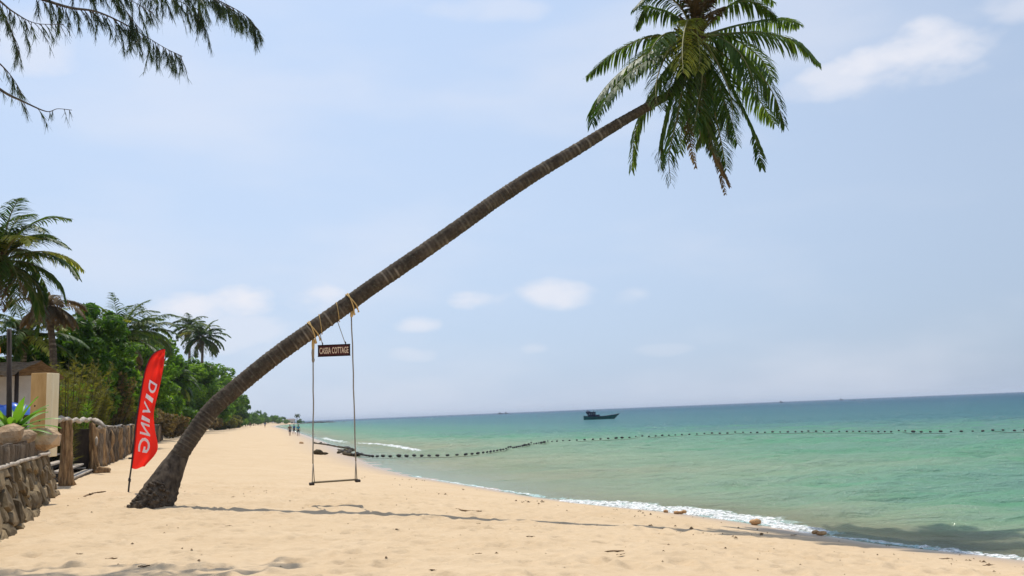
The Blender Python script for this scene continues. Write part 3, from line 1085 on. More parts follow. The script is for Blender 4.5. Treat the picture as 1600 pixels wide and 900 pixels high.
    hb = tube([C - up * 0.7, C - up * 0.35, C, C + up * 0.35, C + up * 0.8], [0.10, 0.16, 0.2, 0.16, 0.05], 12, True, 0.12)
    th.part('crown_heart', hb, 'fibre')
    for k in range(14):
        a = k * 2.4
        d = Vector((math.cos(a), math.sin(a), 0.9 + 0.5 * random.random())).normalized()
        s0 = C + up * random.uniform(-0.5, 0.1)
        th.part('leaf_base', tube([s0, s0 + d * 0.3, s0 + d * 0.62], [0.07, 0.05, 0.02], 6), 'fibre')
    return ctr


TRUNK = build_leaning_palm()

# ------------------------------------------------------------------ swing and sign on the palm
def text_mesh(txt, size, extrude=0.0):
    cu = bpy.data.curves.new('lettering', 'FONT')
    cu.body = txt
    cu.size = size
    cu.align_x, cu.align_y = 'CENTER', 'CENTER'
    cu.extrude = extrude
    cu.resolution_u = 3
    cu.offset = size * 0.018
    ob = bpy.data.objects.new('lettering', cu)
    COL.objects.link(ob)
    bpy.context.view_layer.update()
    me = bpy.data.meshes.new_from_object(ob.evaluated_get(bpy.context.evaluated_depsgraph_get()))
    bpy.data.objects.remove(ob)
    v = np.array([tuple(q.co) for q in me.vertices])
    f = [list(p.vertices) for p in me.polygons]
    bpy.data.meshes.remove(me)
    return v, f


def trunk_near(px, py):
    """centre, direction and radius of the palm stem near a picture point"""
    p = on_lean(px, py)
    best = min(range(1, len(TRUNK) - 1), key=lambda i: (TRUNK[i] - p).length)
    d = (TRUNK[best + 1] - TRUNK[best - 1]).normalized()
    r = trunk_px[best][2] * p.y / F * 0.5
    return p, d, r


def loop_round(c, d, r, tilt=0.0, thick=0.014, n=26, turns=1.0, drop=0.0):
    """rope wound round the stem, pulled down to a knot below it"""
    side = d.cross(Vector((0, 0, 1))).normalized()
    upv = side.cross(d).normalized()
    pts = []
    for k in range(int(n * turns) + 1):
        a = -math.pi / 2 + 2 * math.pi * k / n
        rr = r * 1.04 + thick
        down = max(0, -math.sin(a)) ** 6 * drop
        pts.append(c + side * math.cos(a) * rr + upv * math.sin(a) * rr + d * (tilt * math.sin(a) + 0.02 * k / n) - Vector((0, 0, down)))
    return tube(pts, thick, 6)


def build_swing():
    (cl, dl, rl), (cr, dr, rr) = trunk_near(489, 516), trunk_near(549, 472)
    seat_l = Vector((cl.x - 0.02, cl.y, 0)); seat_r = Vector((cr.x + 0.04, cr.y, 0))
    zl = at(486, 754, cl.y).z
    zr = at(563, 749, cr.y).z
    seat_l.z, seat_r.z = zl, zr
    mid = (seat_l + seat_r) / 2
    th = Thing('rope_swing', (mid.x, mid.y, gz(mid.x, mid.y)), 'wooden rope swing hanging from the leaning palm trunk', 'swing')
    ax = (seat_r - seat_l).normalized()
    L_ = (seat_r - seat_l).length
    e0, e1 = seat_l - ax * 0.03, seat_r + ax * 0.03
    rot = ax.to_track_quat('X', 'Z').to_matrix()
    seat = th.part('seat', box(*mid, (e1 - e0).length, 0.17, 0.028, rot, 0.006), 'seat_wood')
    for e, nm in ((e0, 0), (e1, 1)):
        th.part('end_bar', box(e.x, e.y, e.z - 0.025, 0.10, 0.24, 0.045, rot, 0.012), 'dark_wood', parent=seat)
    # ropes, each splitting to the front and back of the seat near the bottom
    for s, c, d, r, dropk in ((seat_l, cl, dl, rl, 0.42), (seat_r, cr, dr, rr, 0.12)):
        top = Vector((c.x, c.y, c.z - r - dropk))
        fork = Vector((s.x, s.y, s.z + 0.36))
        nn = [top.lerp(fork, k / 10) + Vector((random.uniform(-.006, .006), 0, 0)) for k in range(11)]
        rp = th.part('rope', tube(nn, 0.0145, 6), 'rope_grey')
        for q in (-0.09, 0.09):
            th.part('rope_end', tube([fork, fork.lerp(s, 0.4) + Vector((0, q * .5, 0)), s + Vector((0, q, 0))], 0.010, 6), 'rope_grey', parent=rp)
        # the ties over the stem
        for k in range(2):
            th.part('tie', loop_round(c + d * (k * 0.03 - 0.02), d, r, 0.05 - 0.07 * k, 0.013, drop=0.07), 'rope_yellow', parent=rp)
        kn = Vector((c.x, c.y, c.z - r - 0.08))
        th.part('knot', tube([kn + Vector((0, 0, .09)), kn + Vector((.01, 0, .03)), kn - Vector((0, 0, .04)), top - Vector((0, 0, .02))], [0.02, 0.036, 0.03, 0.018], 8), 'rope_yellow', parent=rp)
        if dropk > 0.3:      # loose tails below the left knot
            for k in range(5):
                x = random.uniform(-.06, .01)
                ln = random.uniform(.3, .52)
                th.part('rope_tail', tube([kn, kn + Vector((x, -.02, -ln * .5)), kn + Vector((x * 1.2 + .01, -.015, -ln))], [0.012, 0.010, 0.006], 6), 'rope_grey', parent=rp)
            th.part('knot', tube([top + Vector((0, 0, .05)), top, top - Vector((0, 0, .05))], [0.016, 0.032, 0.016], 8), 'rope_grey', parent=rp)
    return cl.y


SWY = build_swing()


def build_sign():
    c0, d0, r0 = trunk_near(500, 507)
    c1, d1, r1 = trunk_near(527, 488)
    Y = (c0.y + c1.y) / 2
    tl, tr, bl = at(497, 538.5, Y), at(547, 537.5, Y), at(498, 557, Y)
    w, h = (tr - tl).length, (tl - bl).length
    ctr = at(522, 547.5, Y)
    th = Thing('hanging_sign', ctr, 'small dark red board sign reading CASSIA COTTAGE hung beside the swing', 'sign')
    bd = th.part('board', box(*ctr, w, 0.03, h, None, 0.004), 'sign_board')
    b = 0.022
    for (x, z, sx, sz) in ((0, h / 2 - b / 2, w + .008, b), (0, -h / 2 + b / 2, w + .008, b), (-w / 2 + b / 2, 0, b, h - 2 * b), (w / 2 - b / 2, 0, b, h - 2 * b)):
        th.part('frame', box(ctr.x + x, ctr.y, ctr.z + z, sx, 0.042, sz, None, 0.003), 'sign_frame', parent=bd)
    v, f = text_mesh('CASSIA COTTAGE', 0.12, 0.002)
    k = (w - 2 * b - 0.02) / (v[:, 0].max() - v[:, 0].min())
    hv = 0.128 / (v[:, 1].max() - v[:, 1].min())
    vv = np.stack([v[:, 0] * k + ctr.x, -v[:, 2] + ctr.y - 0.0185, (v[:, 1] - (v[:, 1].max() + v[:, 1].min()) / 2) * hv + ctr.z], 1)
    th.part('lettering', (vv, f), 'sign_letter', False, parent=bd)
    a0, a1 = ctr + Vector((-w * .36, 0, h / 2)), ctr + Vector((w * .36, 0, h / 2))
    for a, c, d, r in ((a0, c0, d0, r0), (a1, c1, d1, r1)):
        th.part('cord', tube([a, Vector((c.x, c.y, c.z - r - .01)).lerp(a, .5), Vector((c.x, c.y, c.z - r - .01))], 0.0075, 5), 'rope_grey')
        th.part('cord_loop', loop_round(c, d, r, 0.09, 0.007), 'rope_yellow')
        th.part('hook', tube([a - Vector((0, 0, .01)), a + Vector((.008, 0, .025)), a + Vector((-.004, 0, .05))], 0.009, 5), 'pole_dark', parent=bd)


build_sign()

# ------------------------------------------------------------------ red feather flag
def build_flag():
    Y0 = 20.1
    base = at(201, 763, Y0)
    base.z = gz(base.x, base.y)
    th = Thing('feather_flag', base, 'red feather banner reading DIVING on a thin pole behind the palm foot', 'flag')
    pole_px = [(200.5, 770), (203, 745), (205, 731), (209, 695), (212.5, 660), (218, 625), (222.5, 598), (228, 574), (236, 557), (245, 548.5), (256, 545)]
    pole = [at(x, y, Y0) for x, y in pole_px]
    pp = catmull(pole, 40)
    po = th.part('pole', tube(pp, [0.021 * (1 - 0.6 * i / 39) for i in range(40)], 8), 'pole_dark')
    c = at(202.4, 750, Y0)
    th.part('clip', tube([c + Vector((-.005, 0, .05)), c, c + Vector((.005, 0, -.05))], [0.02, 0.034, 0.02], 8), 'pole_dark', parent=po)
    c = at(204.2, 716, Y0)
    th.part('clip', tube([c + Vector((-.04, -.01, 0)), c + Vector((.02, -.01, 0))], [0.022, 0.02], 8), 'pole_dark', parent=po)
    Lp = [(205, 731), (209, 695), (212.5, 660), (218, 625), (222.5, 598), (228, 574), (236, 557.5), (245, 549.5), (254, 546)]
    Rp = [(226, 731), (246, 703), (242, 670), (240.5, 645), (247, 614), (252.5, 590), (256, 570), (257.5, 556), (258, 546)]
    nv, nu = 72, 22
    Lc, Rc = catmull([Vector((x, y, 0)) for x, y in Lp], nv), catmull([Vector((x, y, 0)) for x, y in Rp], nv)

    def surf(u, v):
        i = v * (nv - 1)
        k = min(int(i), nv - 2)
        a = Lc[k].lerp(Lc[k + 1], i - k)
        b = Rc[k].lerp(Rc[k + 1], i - k)
        q = a.lerp(b, u)
        if v < 0.12:        # ragged lower hem dips at the pole
            q.y += (0.12 - v) / 0.12 * 4 * (math.sin(u * 5.0) * .5)
        dep = 0.16 * math.sin(u * 3.0 + v * 5.0) * u * (1 - v * .5) + 0.05 * math.sin(u * 9 + v * 14) * u + 0.03 * math.sin(v * 30 - u * 6) * u + 0.035 * math.sin(u * 17 + v * 3) * min(1, v * 1.6) * u
        return at(q.x, q.y, Y0 + dep)
    V = [tuple(surf(u / (nu - 1), v / (nv - 1))) for v in range(nv) for u in range(nu)]
    Fc = [[v * nu + u, v * nu + u + 1, (v + 1) * nu + u + 1, (v + 1) * nu + u] for v in range(nv - 1) for u in range(nu - 1)]
    bn = th.part('banner', (V, Fc), 'flag_red')
    sv = [tuple(surf(u_, v / (nv - 1)) + Vector((0, -.007, 0))) for v in range(nv) for u_ in (0.0, 0.04, 0.085)]
    sf = [[v * 3 + u, v * 3 + u + 1, (v + 1) * 3 + u + 1, (v + 1) * 3 + u] for v in range(nv - 1) for u in range(2)]
    th.part('pole_sleeve', (sv, sf), 'flag_sleeve', True, parent=bn)
    # lettering seen from the back: it runs down the cloth, mirrored
    word = 'DIVING'
    spans = [(0.555, 0.475), (0.452, 0.424), (0.402, 0.322), (0.306, 0.280), (0.265, 0.195), (0.180, 0.095)]
    for ch, (v0, v1) in zip(word, spans):
        v, f = text_mesh(ch, 1.0, 0.0)
        # finer triangles so the letter follows the cloth
        bm = bmesh.new()
        vs = [bm.verts.new(tuple(q)) for q in v]
        for q in f:
            try:
                bm.faces.new([vs[i] for i in q])
            except ValueError:
                pass
        bmesh.ops.triangulate(bm, faces=bm.faces[:])
        bmesh.ops.subdivide_edges(bm, edges=[e for e in bm.edges if e.calc_length() > 0.15], cuts=2, use_grid_fill=True)
        bm.verts.index_update()
        v = np.array([tuple(q.co) for q in bm.verts])
        f = [[q.index for q in fc.verts] for fc in bm.faces]
        bm.free()
        xn = (v[:, 0] - v[:, 0].min()) / max(1e-6, v[:, 0].max() - v[:, 0].min())
        yn = (v[:, 1] - v[:, 1].min()) / max(1e-6, v[:, 1].max() - v[:, 1].min())
        out = []
        for a, b in zip(xn, yn):
            vv = v0 + (v1 - v0) * a
            uu = 0.68 - 0.47 * b + 0.20 * min(1, max(0, (vv - .1) / .4))
            s = surf(uu, vv)
            out.append(tuple(s + Vector((0, -0.035, 0))))
        th.part('letter', (out, f), 'flag_white', False, parent=bn)


build_flag()

# ------------------------------------------------------------------ stone wall and what stands on it
def build_stone_wall():
    p0 = Vector((float(wall_x(10.0)), 10.0, 0)); p1 = Vector((float(wall_x(19.8)) + .05, 19.8, 0))
    d = (p1 - p0).normalized()
    nrm = Vector((d.y, -d.x, 0))           # towards the beach
    Ln = (p1 - p0).length
    g0 = gz(p1.x, p1.y)
    th = Thing('stone_wall', (p1.x, p1.y, g0 - 0.05), 'low dark rubble stone retaining wall with a log kerb at left', 'wall')
    lean = 0.24
    yaw = math.atan2(d.y, d.x)
    H = 0.93
    core = []
    for s in (0, Ln):
        q = p0 + d * s
        for (o, z) in ((-.12, -0.35), (-.12 - lean, H - 0.02), (-1.0, H - 0.02), (-1.0, -0.35)):
            core.append(tuple(q + nrm * o + Vector((0, 0, z))))
    fc = [[0, 1, 5, 4], [1, 2, 6, 5], [2, 3, 7, 6], [0, 4, 7, 3], [0, 3, 2, 1], [4, 5, 6, 7]]
    th.part('mortar_core', (core, fc), 'mortar', False)
    # fitted stones: irregular cells between wandering courses, each set proud of the mortar
    r = random.Random(17)

    def face(s_, z_, out):
        return p0 + d * s_ + nrm * (out - 0.12 - lean * max(0, z_ + .1) / (H + .1)) + Vector((0, 0, z_))
    courses = [-0.22, 0.10, 0.40, 0.66, 0.92]
    bound = lambda k, s_: courses[k] + (0 if k in (0, 4) else .07 * math.sin(s_ * 2.3 + k * 2) + .05 * math.sin(s_ * 5.1 + k))
    for k in range(4):
        s_ = r.uniform(-.2, 0)
        sl0 = r.uniform(-.08, .08)
        while s_ < Ln:
            w = r.uniform(.20, .58)
            s2 = min(s_ + w, Ln + .03)
            if Ln - s2 < .18:
                s2 = Ln + .03
            sl1 = r.uniform(-.08, .08) if s2 < Ln else 0
            cs = []
            for (a_, z_k, sl) in ((s_, k, -sl0), ((s_ + s2) / 2 + r.uniform(-.05, .05), k, 0), (s2, k, -sl1), (s2 + sl1 * .2, None, 0), (s2, k + 1, sl1), ((s_ + s2) / 2 + r.uniform(-.06, .06), k + 1, 0), (s_, k + 1, sl0), (s_ - sl0 * .2, None, 0)):
                ss = a_ + sl
                zz = bound(z_k, ss) if z_k is not None else (bound(k, ss) + bound(k + 1, ss)) / 2
                cs.append((ss, zz))
            cx = sum(c[0] for c in cs) / 8
            cz = sum(c[1] for c in cs) / 8
            V, Fc = [], []
            dep = r.uniform(.05, .13)
            tx, tz = r.uniform(-.10, .10), r.uniform(-.10, .10)
            for li, (ins, out) in enumerate(((.985, -.03), (.95, dep * .55), (.84, dep * .92), (.52, dep * 1.12))):
                for (ss, zz) in cs:
                    q = face(cx + (ss - cx) * ins + (r.uniform(-.01, .01) if li else 0), cz + (zz - cz) * ins + (r.uniform(-.01, .01) if li else 0), out + (ss - cx) * tx * (li > 1) + (zz - cz) * tz * (li > 1) + r.uniform(-.008, .008))
                    V.append(tuple(q))
            for li in range(3):
                for j in range(8):
                    Fc.append([li * 8 + j, li * 8 + (j + 1) % 8, li * 8 + 8 + (j + 1) % 8, li * 8 + 8 + j])
            Fc.append([24 + j for j in range(8)])
            th.part('stone', (V, Fc), 'stone', False)
            s_, sl0 = s2, sl1
    # kerb of short upright logs
    lp = mesh_data('kerb_log', *tube([(0, 0, -.5), (0.01, 0, -.2), (0, .01, .2), (0, 0, .5)], [1, .95, 1.02, .93], 10, True, 0.06), 'log', True)
    s = 0.0
    ledge = []
    while s < Ln - 0.05:
        w = random.uniform(0.10, 0.19)
        q = p0 + d * (s + w / 2) + nrm * (-lean - 0.10 + random.uniform(-.02, .02)) + Vector((0, 0, H + 0.13 + random.uniform(-.02, .02)))
        o = link('kerb_log', lp, th.o)
        o.location = q - th.loc
        o.scale = (w * .52, w * .52, 0.27 + random.uniform(0, .05))
        o.rotation_euler = (random.uniform(-.06, .06), random.uniform(-.06, .06), random.uniform(0, 6))
        s += w
    lpts = [p0 + d * (Ln * k / 24) + nrm * (-lean - 0.0 + random.uniform(-.015, .015)) + Vector((0, 0, H - 0.005 + random.uniform(-.012, .012))) for k in range(25)]
    th.part('ledge_pole', tube(lpts, 0.032, 7, True, 0.1), 'driftwood')
    return p0, p1, d, nrm, lean, H


WP0, WP1, WD, WN, WLEAN, WH = build_stone_wall()


def on_wall(px, py, back):
    """point above the wall whose picture position is px and which lies back metres behind its face"""
    r = ray(px, py)
    q = WP0 - WN * (WLEAN + back)
    s = ((q.x - CAM.x) * WD.y - (q.y - CAM.y) * WD.x) / (r.x * WD.y - r.y * WD.x)
    return CAM + r * s


def build_wall_things():
    # boulders
    specs = [((8, 688), (.19, .19, .17), 'rounded tan boulder on the wall at the left picture edge'),
             ((32, 692), (.26, .19, .12), 'low tan boulder in the middle of three on the wall'),
             ((60, 690), (.19, .22, .17), 'blocky pinkish boulder on the wall beside the timber post'),
             ((-20, 692), (.3, .3, .2), None)]
    for k, ((px, py), sc, lab) in enumerate(specs):
        if lab is None:
            continue
        p = on_wall(px, py, (0.3, 0.16, 0.02, 0)[k])
        p.z = WH + 0.26 + sc[2] * 0.75
        solo('boulder', xf(rock(90 + k, 2, 0.7), p, sc, Euler((0, 0, k * 1.3))), 'boulder', Vector((p.x, p.y, p.z - sc[2])), lab, 'rock', 'boulders on the stone wall', smooth=False)
    # timber post: tan face, its sunlit right side painted as a paler slab
    pt = at(66, 700, 20.3)
    zt = at(66, 583, pt.y).z
    z0 = WH - 0.1
    th = Thing('timber_post', (pt.x, pt.y, z0), 'square tan timber post with its sunlit side coloured pale at the end of the stone wall', 'post')
    h = zt - z0
    w = 24.5 * pt.y / F
    bd = th.part('face_board', box(pt.x - 0.05, pt.y, z0 + h / 2, w, 0.3, h, None, 0.015), 'wood_post')
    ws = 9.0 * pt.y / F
    th.part('lit_side', box(pt.x - 0.05 + w / 2 + ws / 2 + 0.002, pt.y - 0.005, z0 + h / 2 - 0.01, ws, 0.32, h - 0.01, None, 0.012), 'wood_sunlit')
    for kx, kz in ((-.02, .36), (.05, .80), (-.07, 1.14)):
        th.part('knot', tube([(pt.x - .05 + kx, pt.y - 0.15, z0 + kz), (pt.x - .05 + kx, pt.y - 0.153, z0 + kz)], 0.02, 8), 'dark_wood', parent=bd)
    # green rosette plant
    p = on_wall(20, 672, 0.45)
    base = Vector((p.x, p.y, WH + 0.42))
    th = Thing('rosette_plant', base, 'bright green plant with broad pointed leaves growing behind the boulders', 'plant')
    for k in range(22):
        a = k * 2.4
        el = 0.35 + 0.9 * (k / 22)
        ln = random.uniform(0.6, 0.95)
        dv = Vector((math.cos(a) * math.cos(el), math.sin(a) * math.cos(el), math.sin(el)))
        sd = Vector((-math.sin(a), math.cos(a), 0))
        V, Fc, tone = [], [], []
        pos, dd = base.copy() + dv * 0.03, dv.copy()
        tn = random.uniform(-.1, .3)
        for j in range(7):
            ww = 0.075 * (0.5, .8, 1, 1, .85, .5, .05)[j]
            nn = sd.cross(dd).normalized()
            V += [pos + sd * ww, pos - nn * 0.018, pos - sd * ww]
            tone += [tn] * 3
            pos = pos + dd * ln / 6
            dd = (dd + Vector((0, 0, -0.16))).normalized()
        for j in range(6):
            for m in range(2):
                b = j * 3 + m
                Fc.append([b, b + 1, b + 4, b + 3])
        th.part('leaf', ([tuple(v) for v in V], Fc), 'leaf_bright', True, tone=tone)
    th.part('root_crown', xf(rock(99, 1), base + Vector((0, 0, -.02)), (.22, .22, .36)), 'mortar')
    # soil bed behind the kerb is the terrace; blue cover lying on it
    q = at(8, 650, 22.0)
    g = gz(q.x, q.y)
    th = Thing('bench', (q.x, q.y, g), 'dark wooden bench carrying the blue cover behind the plant', 'bench')
    th.part('top', box(q.x - .2, q.y, q.z - .03, 1.9, .7, .06, None, .01), 'dark_wood')
    for sx in (-1.05, .65):
        for sy in (-.28, .28):
            th.part('leg', box(q.x + sx, q.y + sy, (g + q.z - .06) / 2, .08, .08, q.z - .06 - g, None, .008), 'dark_wood')
    n, m = 40, 14
    V, Fc = [], []
    top = at(8, 631, 22.0).z
    for i in range(n):
        u = i / (n - 1)
        x = q.x - 1.1 + 1.72 * u
        for j in range(m):
            a = math.pi * j / (m - 1)
            r = 0.33 * (1 + .10 * math.sin(u * 17) * math.sin(a * 2) + .06 * math.sin(u * 41 + a * 3))
            e = min(1, min(u, 1 - u) * 8) ** 0.5
            V.append((x, q.y - math.cos(a) * r, q.z + .002 + (top - q.z) * max(0, math.sin(a)) ** .6 * e * (1 + .10 * math.sin(u * 23 + a * 2))))
    for i in range(n - 1):
        for j in range(m - 1):
            b = i * m + j
            Fc.append([b, b + m, b + m + 1, b + 1])
    solo('tarpaulin', (V, Fc), 'blue_plastic', Vector((q.x - .3, q.y, q.z)), 'bright blue cover lying behind the green rosette plant', 'cover')
    # hut: thatched open shelter with pale back wall
    Y = 24.0
    c = at(12, 600, Y)
    g = gz(c.x, c.y)
    th = Thing('thatched_hut', (c.x - 1.2, Y, g), 'small hut with brown thatched roof and pale wall behind the post', 'hut')
    zt = at(12, 584, Y).z
    xr = at(42, 600, Y).x
    th.part('wall_panel', box(xr - 1.9, Y + 1.2, (g + zt) / 2 + .55, 3.4, 0.12, zt - g - 1.1, None, 0.01), 'white_wall')
    th.part('lower_wall', box(xr - 1.9, Y + 1.16, g + .55, 3.5, 0.14, 1.1, None, 0.01), 'dark_wood')
    for x in (xr - 3.6, xr - 1.7, xr - .28):
        th.part('post', tube([(x, Y, g), (x + .02, Y, g + 1.2), (x, Y, zt + .1)], 0.055, 8), 'dark_wood')
    zr = at(20, 563, Y).z
    rv, rf = [], []
    for i in range(24):
        for j in range(9):
            u, v = i / 23, j / 8
            zz = zt + (zr - zt) * v + random.uniform(-.03, .03) - (0.12 * random.random() if j == 0 else 0)
            rv.append((xr - 4.2 + 4.2 * u, Y - 0.6 + 1.3 * v, zz))
    for i in range(23):
        for j in range(8):
            b = i * 9 + j
            rf.append([b, b + 9, b + 10, b + 1])
    n0 = len(rv)
    back = [(x, 2 * (Y + .7) - y + .001, z - .0) for x, y, z in rv]
    th.part('roof', merge((rv, rf), (back, [q_[::-1] for q_ in rf])), 'thatch', False)
    # leaning dark mast with an orange pennant
    b = at(17, 690, 17.2)
    g = gz(b.x, b.y)
    b.z = g
    top = at(14.5, 514, 17.2)
    th = Thing('mast', b, 'thin dark upright pole rising behind the green plant at far left', 'pole')
    th.part('shaft', tube([b, b.lerp(top, .5), top], [0.055, 0.05, 0.042], 8), 'dark_wood')
    q = at(-3, 545, 17.2)
    V, Fc = [], []
    for i in range(9):
        for j in range(6):
            u, v = i / 8, j / 5
            p_ = at(-15 + 17 * u * (1 - .6 * abs(v - .5)), 528 + 26 * v + 6 * u, 17.15 + .06 * math.sin(u * 6))
            V.append(tuple(p_))
    for i in range(8):
        for j in range(5):
            bb = i * 6 + j
            Fc.append([bb, bb + 6, bb + 7, bb + 1])
    hang = at(-12, 505, 17.15)
    th2 = Thing('pennant', (hang.x, hang.y, gz(hang.x, hang.y)), 'orange cloth pennant at the left picture edge', 'flag')
    th2.part('cloth', (V, Fc), 'orange_cloth')
    th2.part('staff', tube([(hang.x, hang.y, gz(hang.x, hang.y)), tuple(hang)], 0.03, 8), 'dark_wood')


build_wall_things()

# ------------------------------------------------------------------ root wood columns, stairs, palisade
def root_bundle(base, top, w, seed, n=9, flare=1.35, mat='root_wood'):
    r = random.Random(seed)
    parts = []
    ax = top - base
    for k in range(n):
        a = 2 * math.pi * k / n + r.uniform(-.2, .2)
        pts, rad = [], []
        tw = r.uniform(-.7, .7)
        for i in range(13):
            u = i / 12
            rr = w * (0.33 + 0.30 * math.exp(-u * 7) * (flare - 1) * 3) * (1 + .15 * math.sin(u * 9 + k * 2))
            pts.append(base + ax * u + Vector((math.cos(a + tw * u) * rr, math.sin(a + tw * u) * rr, 0)))
            rad.append(w * (0.20 + 0.05 * math.sin(u * 11 + k * 3)) * r.uniform(.85, 1.15))
        parts.append(tube(pts, rad, 7, True, .08))
    parts.append(tube([base + ax * (i / 8) for i in range(9)], w * .38, 10, True, .1))
    return parts


def build_left_wood():
    b = onz(104, 756, 0.0)
    b.z = gz(b.x, b.y) - .05
    t = at(104, 657, b.y)
    th = Thing('root_column', b, 'thick column of twisted pale brown roots beside the timber post', 'column')
    for vf in root_bundle(b, t, 0.27, 1, 10):
        th.part('root', vf, 'root_wood')
    # stair posts further along
    b2 = onz(147, 736, 0.0)
    b2.z = gz(b2.x, b2.y) - .05
    t2 = at(144, 660, b2.y)
    th2 = Thing('root_column', b2, 'slimmer root column with flared foot on the far side of the dark stairs', 'column')
    for vf in root_bundle(b2, t2, 0.20, 2, 8, 1.9):
        th2.part('root', vf, 'root_wood')
    q = b2 + Vector((.42, -.25, .1))
    th2.part('foot_slab', xf(rock(7, 2, .3, 1), q, (.30, .22, .16), Euler((.1, .25, .5))), 'root_wood')
    # pale patch of bare wood on the column
    q = b2.lerp(t2, .62) + Vector((.18, -.12, 0))
    th2.part('bare_patch', xf(rock(8, 1), q, (.07, .05, .22)), 'driftwood')
    # stairs between the columns, climbing inland
    m = (b + b2) / 2 + Vector((-.25, .3, 0))
    d = (b2 - b); d.z = 0
    wd = d.length
    d.normalize()
    inl = Vector((-d.y, d.x, 0))
    if inl.x > 0:
        inl = -inl
    th3 = Thing('wooden_stairs', (m.x, m.y, gz(m.x, m.y)), 'dark wooden stairs with pale treads between the two root columns', 'stairs')
    rot = Matrix.Rotation(math.atan2(d.y, d.x), 3, 'Z')
    for k in range(5):
        q = m + inl * (0.28 * k) + Vector((0, 0, 0.14 + 0.2 * k))
        th3.part('tread', box(*q, wd * .8, 0.26, 0.055, rot, .01), 'driftwood')
        th3.part('riser', box(*(q + inl * 0.15 - Vector((0, 0, .10))), wd * .8, 0.04, 0.16, rot, .005), 'dark_wood')
    for s in (-.43, .43):
        a = m + d * wd * s
        th3.part('stringer', tube([a - Vector((0, 0, .1)), a + inl * .75 + Vector((0, 0, .55)), a + inl * 1.4 + Vector((0, 0, 1.1))], .07, 8), 'dark_wood')
    # dark flank of the stair well, with the pale ends of the treads let into it
    fc = b2 + inl * 1.25 + Vector((.05, .12, .62))
    th3.part('side_wall', box(*fc, .12, 2.3, 1.75, Matrix.Rotation(math.atan2(inl.y, inl.x) - math.pi / 2, 3, 'Z'), .01), 'dark_wood')
    for k in range(5):
        q = b2 + inl * (0.45 + .36 * k) - d * .16 + Vector((0, 0, .2 + .26 * k))
        th3.part('ledge', box(*q, .10, .42, .06, Matrix.Rotation(math.atan2(inl.y, inl.x) - math.pi / 2, 3, 'Z'), .01), 'driftwood')
    th3.part('recess_dark', box(*(m + inl * 1.6 + Vector((0, 0, .6))), wd * 1.0, .1, 1.7, rot, .01), 'dark_wood')  # dark panel put in to give the recess behind the stairs its darkness
    # palisade beyond the stairs
    pal0 = onz(158, 727, 0.0); pal1 = onz(252, 687, 0.05)
    th4 = Thing('palisade', (pal0.x, pal0.y, gz(pal0.x, pal0.y)), 'rough palisade of dark upright logs running along the beach behind the flag', 'fence')
    L_ = (pal1 - pal0).length
    s, k = 0.0, 0
    while s < L_:
        w = random.uniform(.16, .42)
        p = pal0.lerp(pal1, s / L_)
        g = gz(p.x, p.y)
        p = Vector((p.x + random.uniform(-.12, .12) - .1, p.y, g - .1))
        h = 1.55 + random.uniform(-.12, .1)
        pts = [p + Vector((random.uniform(-.05, .05), random.uniform(-.05, .05), h * i / 6)) for i in range(7)]
        mt = random.choice(['root_dark', 'root_dark', 'root_wood', 'log'])
        th4.part('log', tube(pts, [w * .62 * (1.15 - .25 * i / 6) for i in range(7)], 8, True, .1), mt)
        s += w * .95
        k += 1
    # driftwood rail along the top
    rp = [at(84, 657, b.y - .6), at(100, 655, b.y), at(120, 657, (b.y + b2.y) / 2 - .3), at(140, 656, b2.y - .3), at(156, 658, b2.y + .4)]
    th5 = Thing('driftwood_rail', (b.x, b.y, t.z - .05), 'gnarled grey driftwood rail lying across the root columns and stairs', 'rail')
    cp = catmull(rp, 40)
    th5.part('beam', tube([p + Vector((0, 0, .03 * math.sin(i * 1.1))) for i, p in enumerate(cp)], [.062 + .012 * math.sin(i * .33) for i in range(40)], 9, True, .1), 'driftwood')
    q0 = at(148, 657, b2.y - .2)
    th5.part('branch', tube([q0, at(157, 661, b2.y - .5), at(165, 668, b2.y - .7)], [.10, .08, .04], 8, True, .12), 'driftwood')
    rp = []
    for k in range(30):
        p = pal0.lerp(pal1, k / 29)
        rp.append(Vector((p.x - .1, p.y, gz(p.x, p.y) + 1.5 + .04 * math.sin(k * 1.7))))
    th4.part('top_rail', tube(rp, .075, 8, True, .12), 'driftwood')


build_left_wood()

# ------------------------------------------------------------------ vegetation
def free_frond_path(C, az, el, ln, bend, n=6):
    p, out = C.copy(), [C.copy()]
    e = el
    for i in range(n):
        d = Vector((math.cos(az) * math.cos(e), math.sin(az) * math.cos(e), math.sin(e)))
        p = p + d * ln / n
        out.append(p.copy())
        e -= bend / n * (0.6 + 0.8 * i / n)
    return out


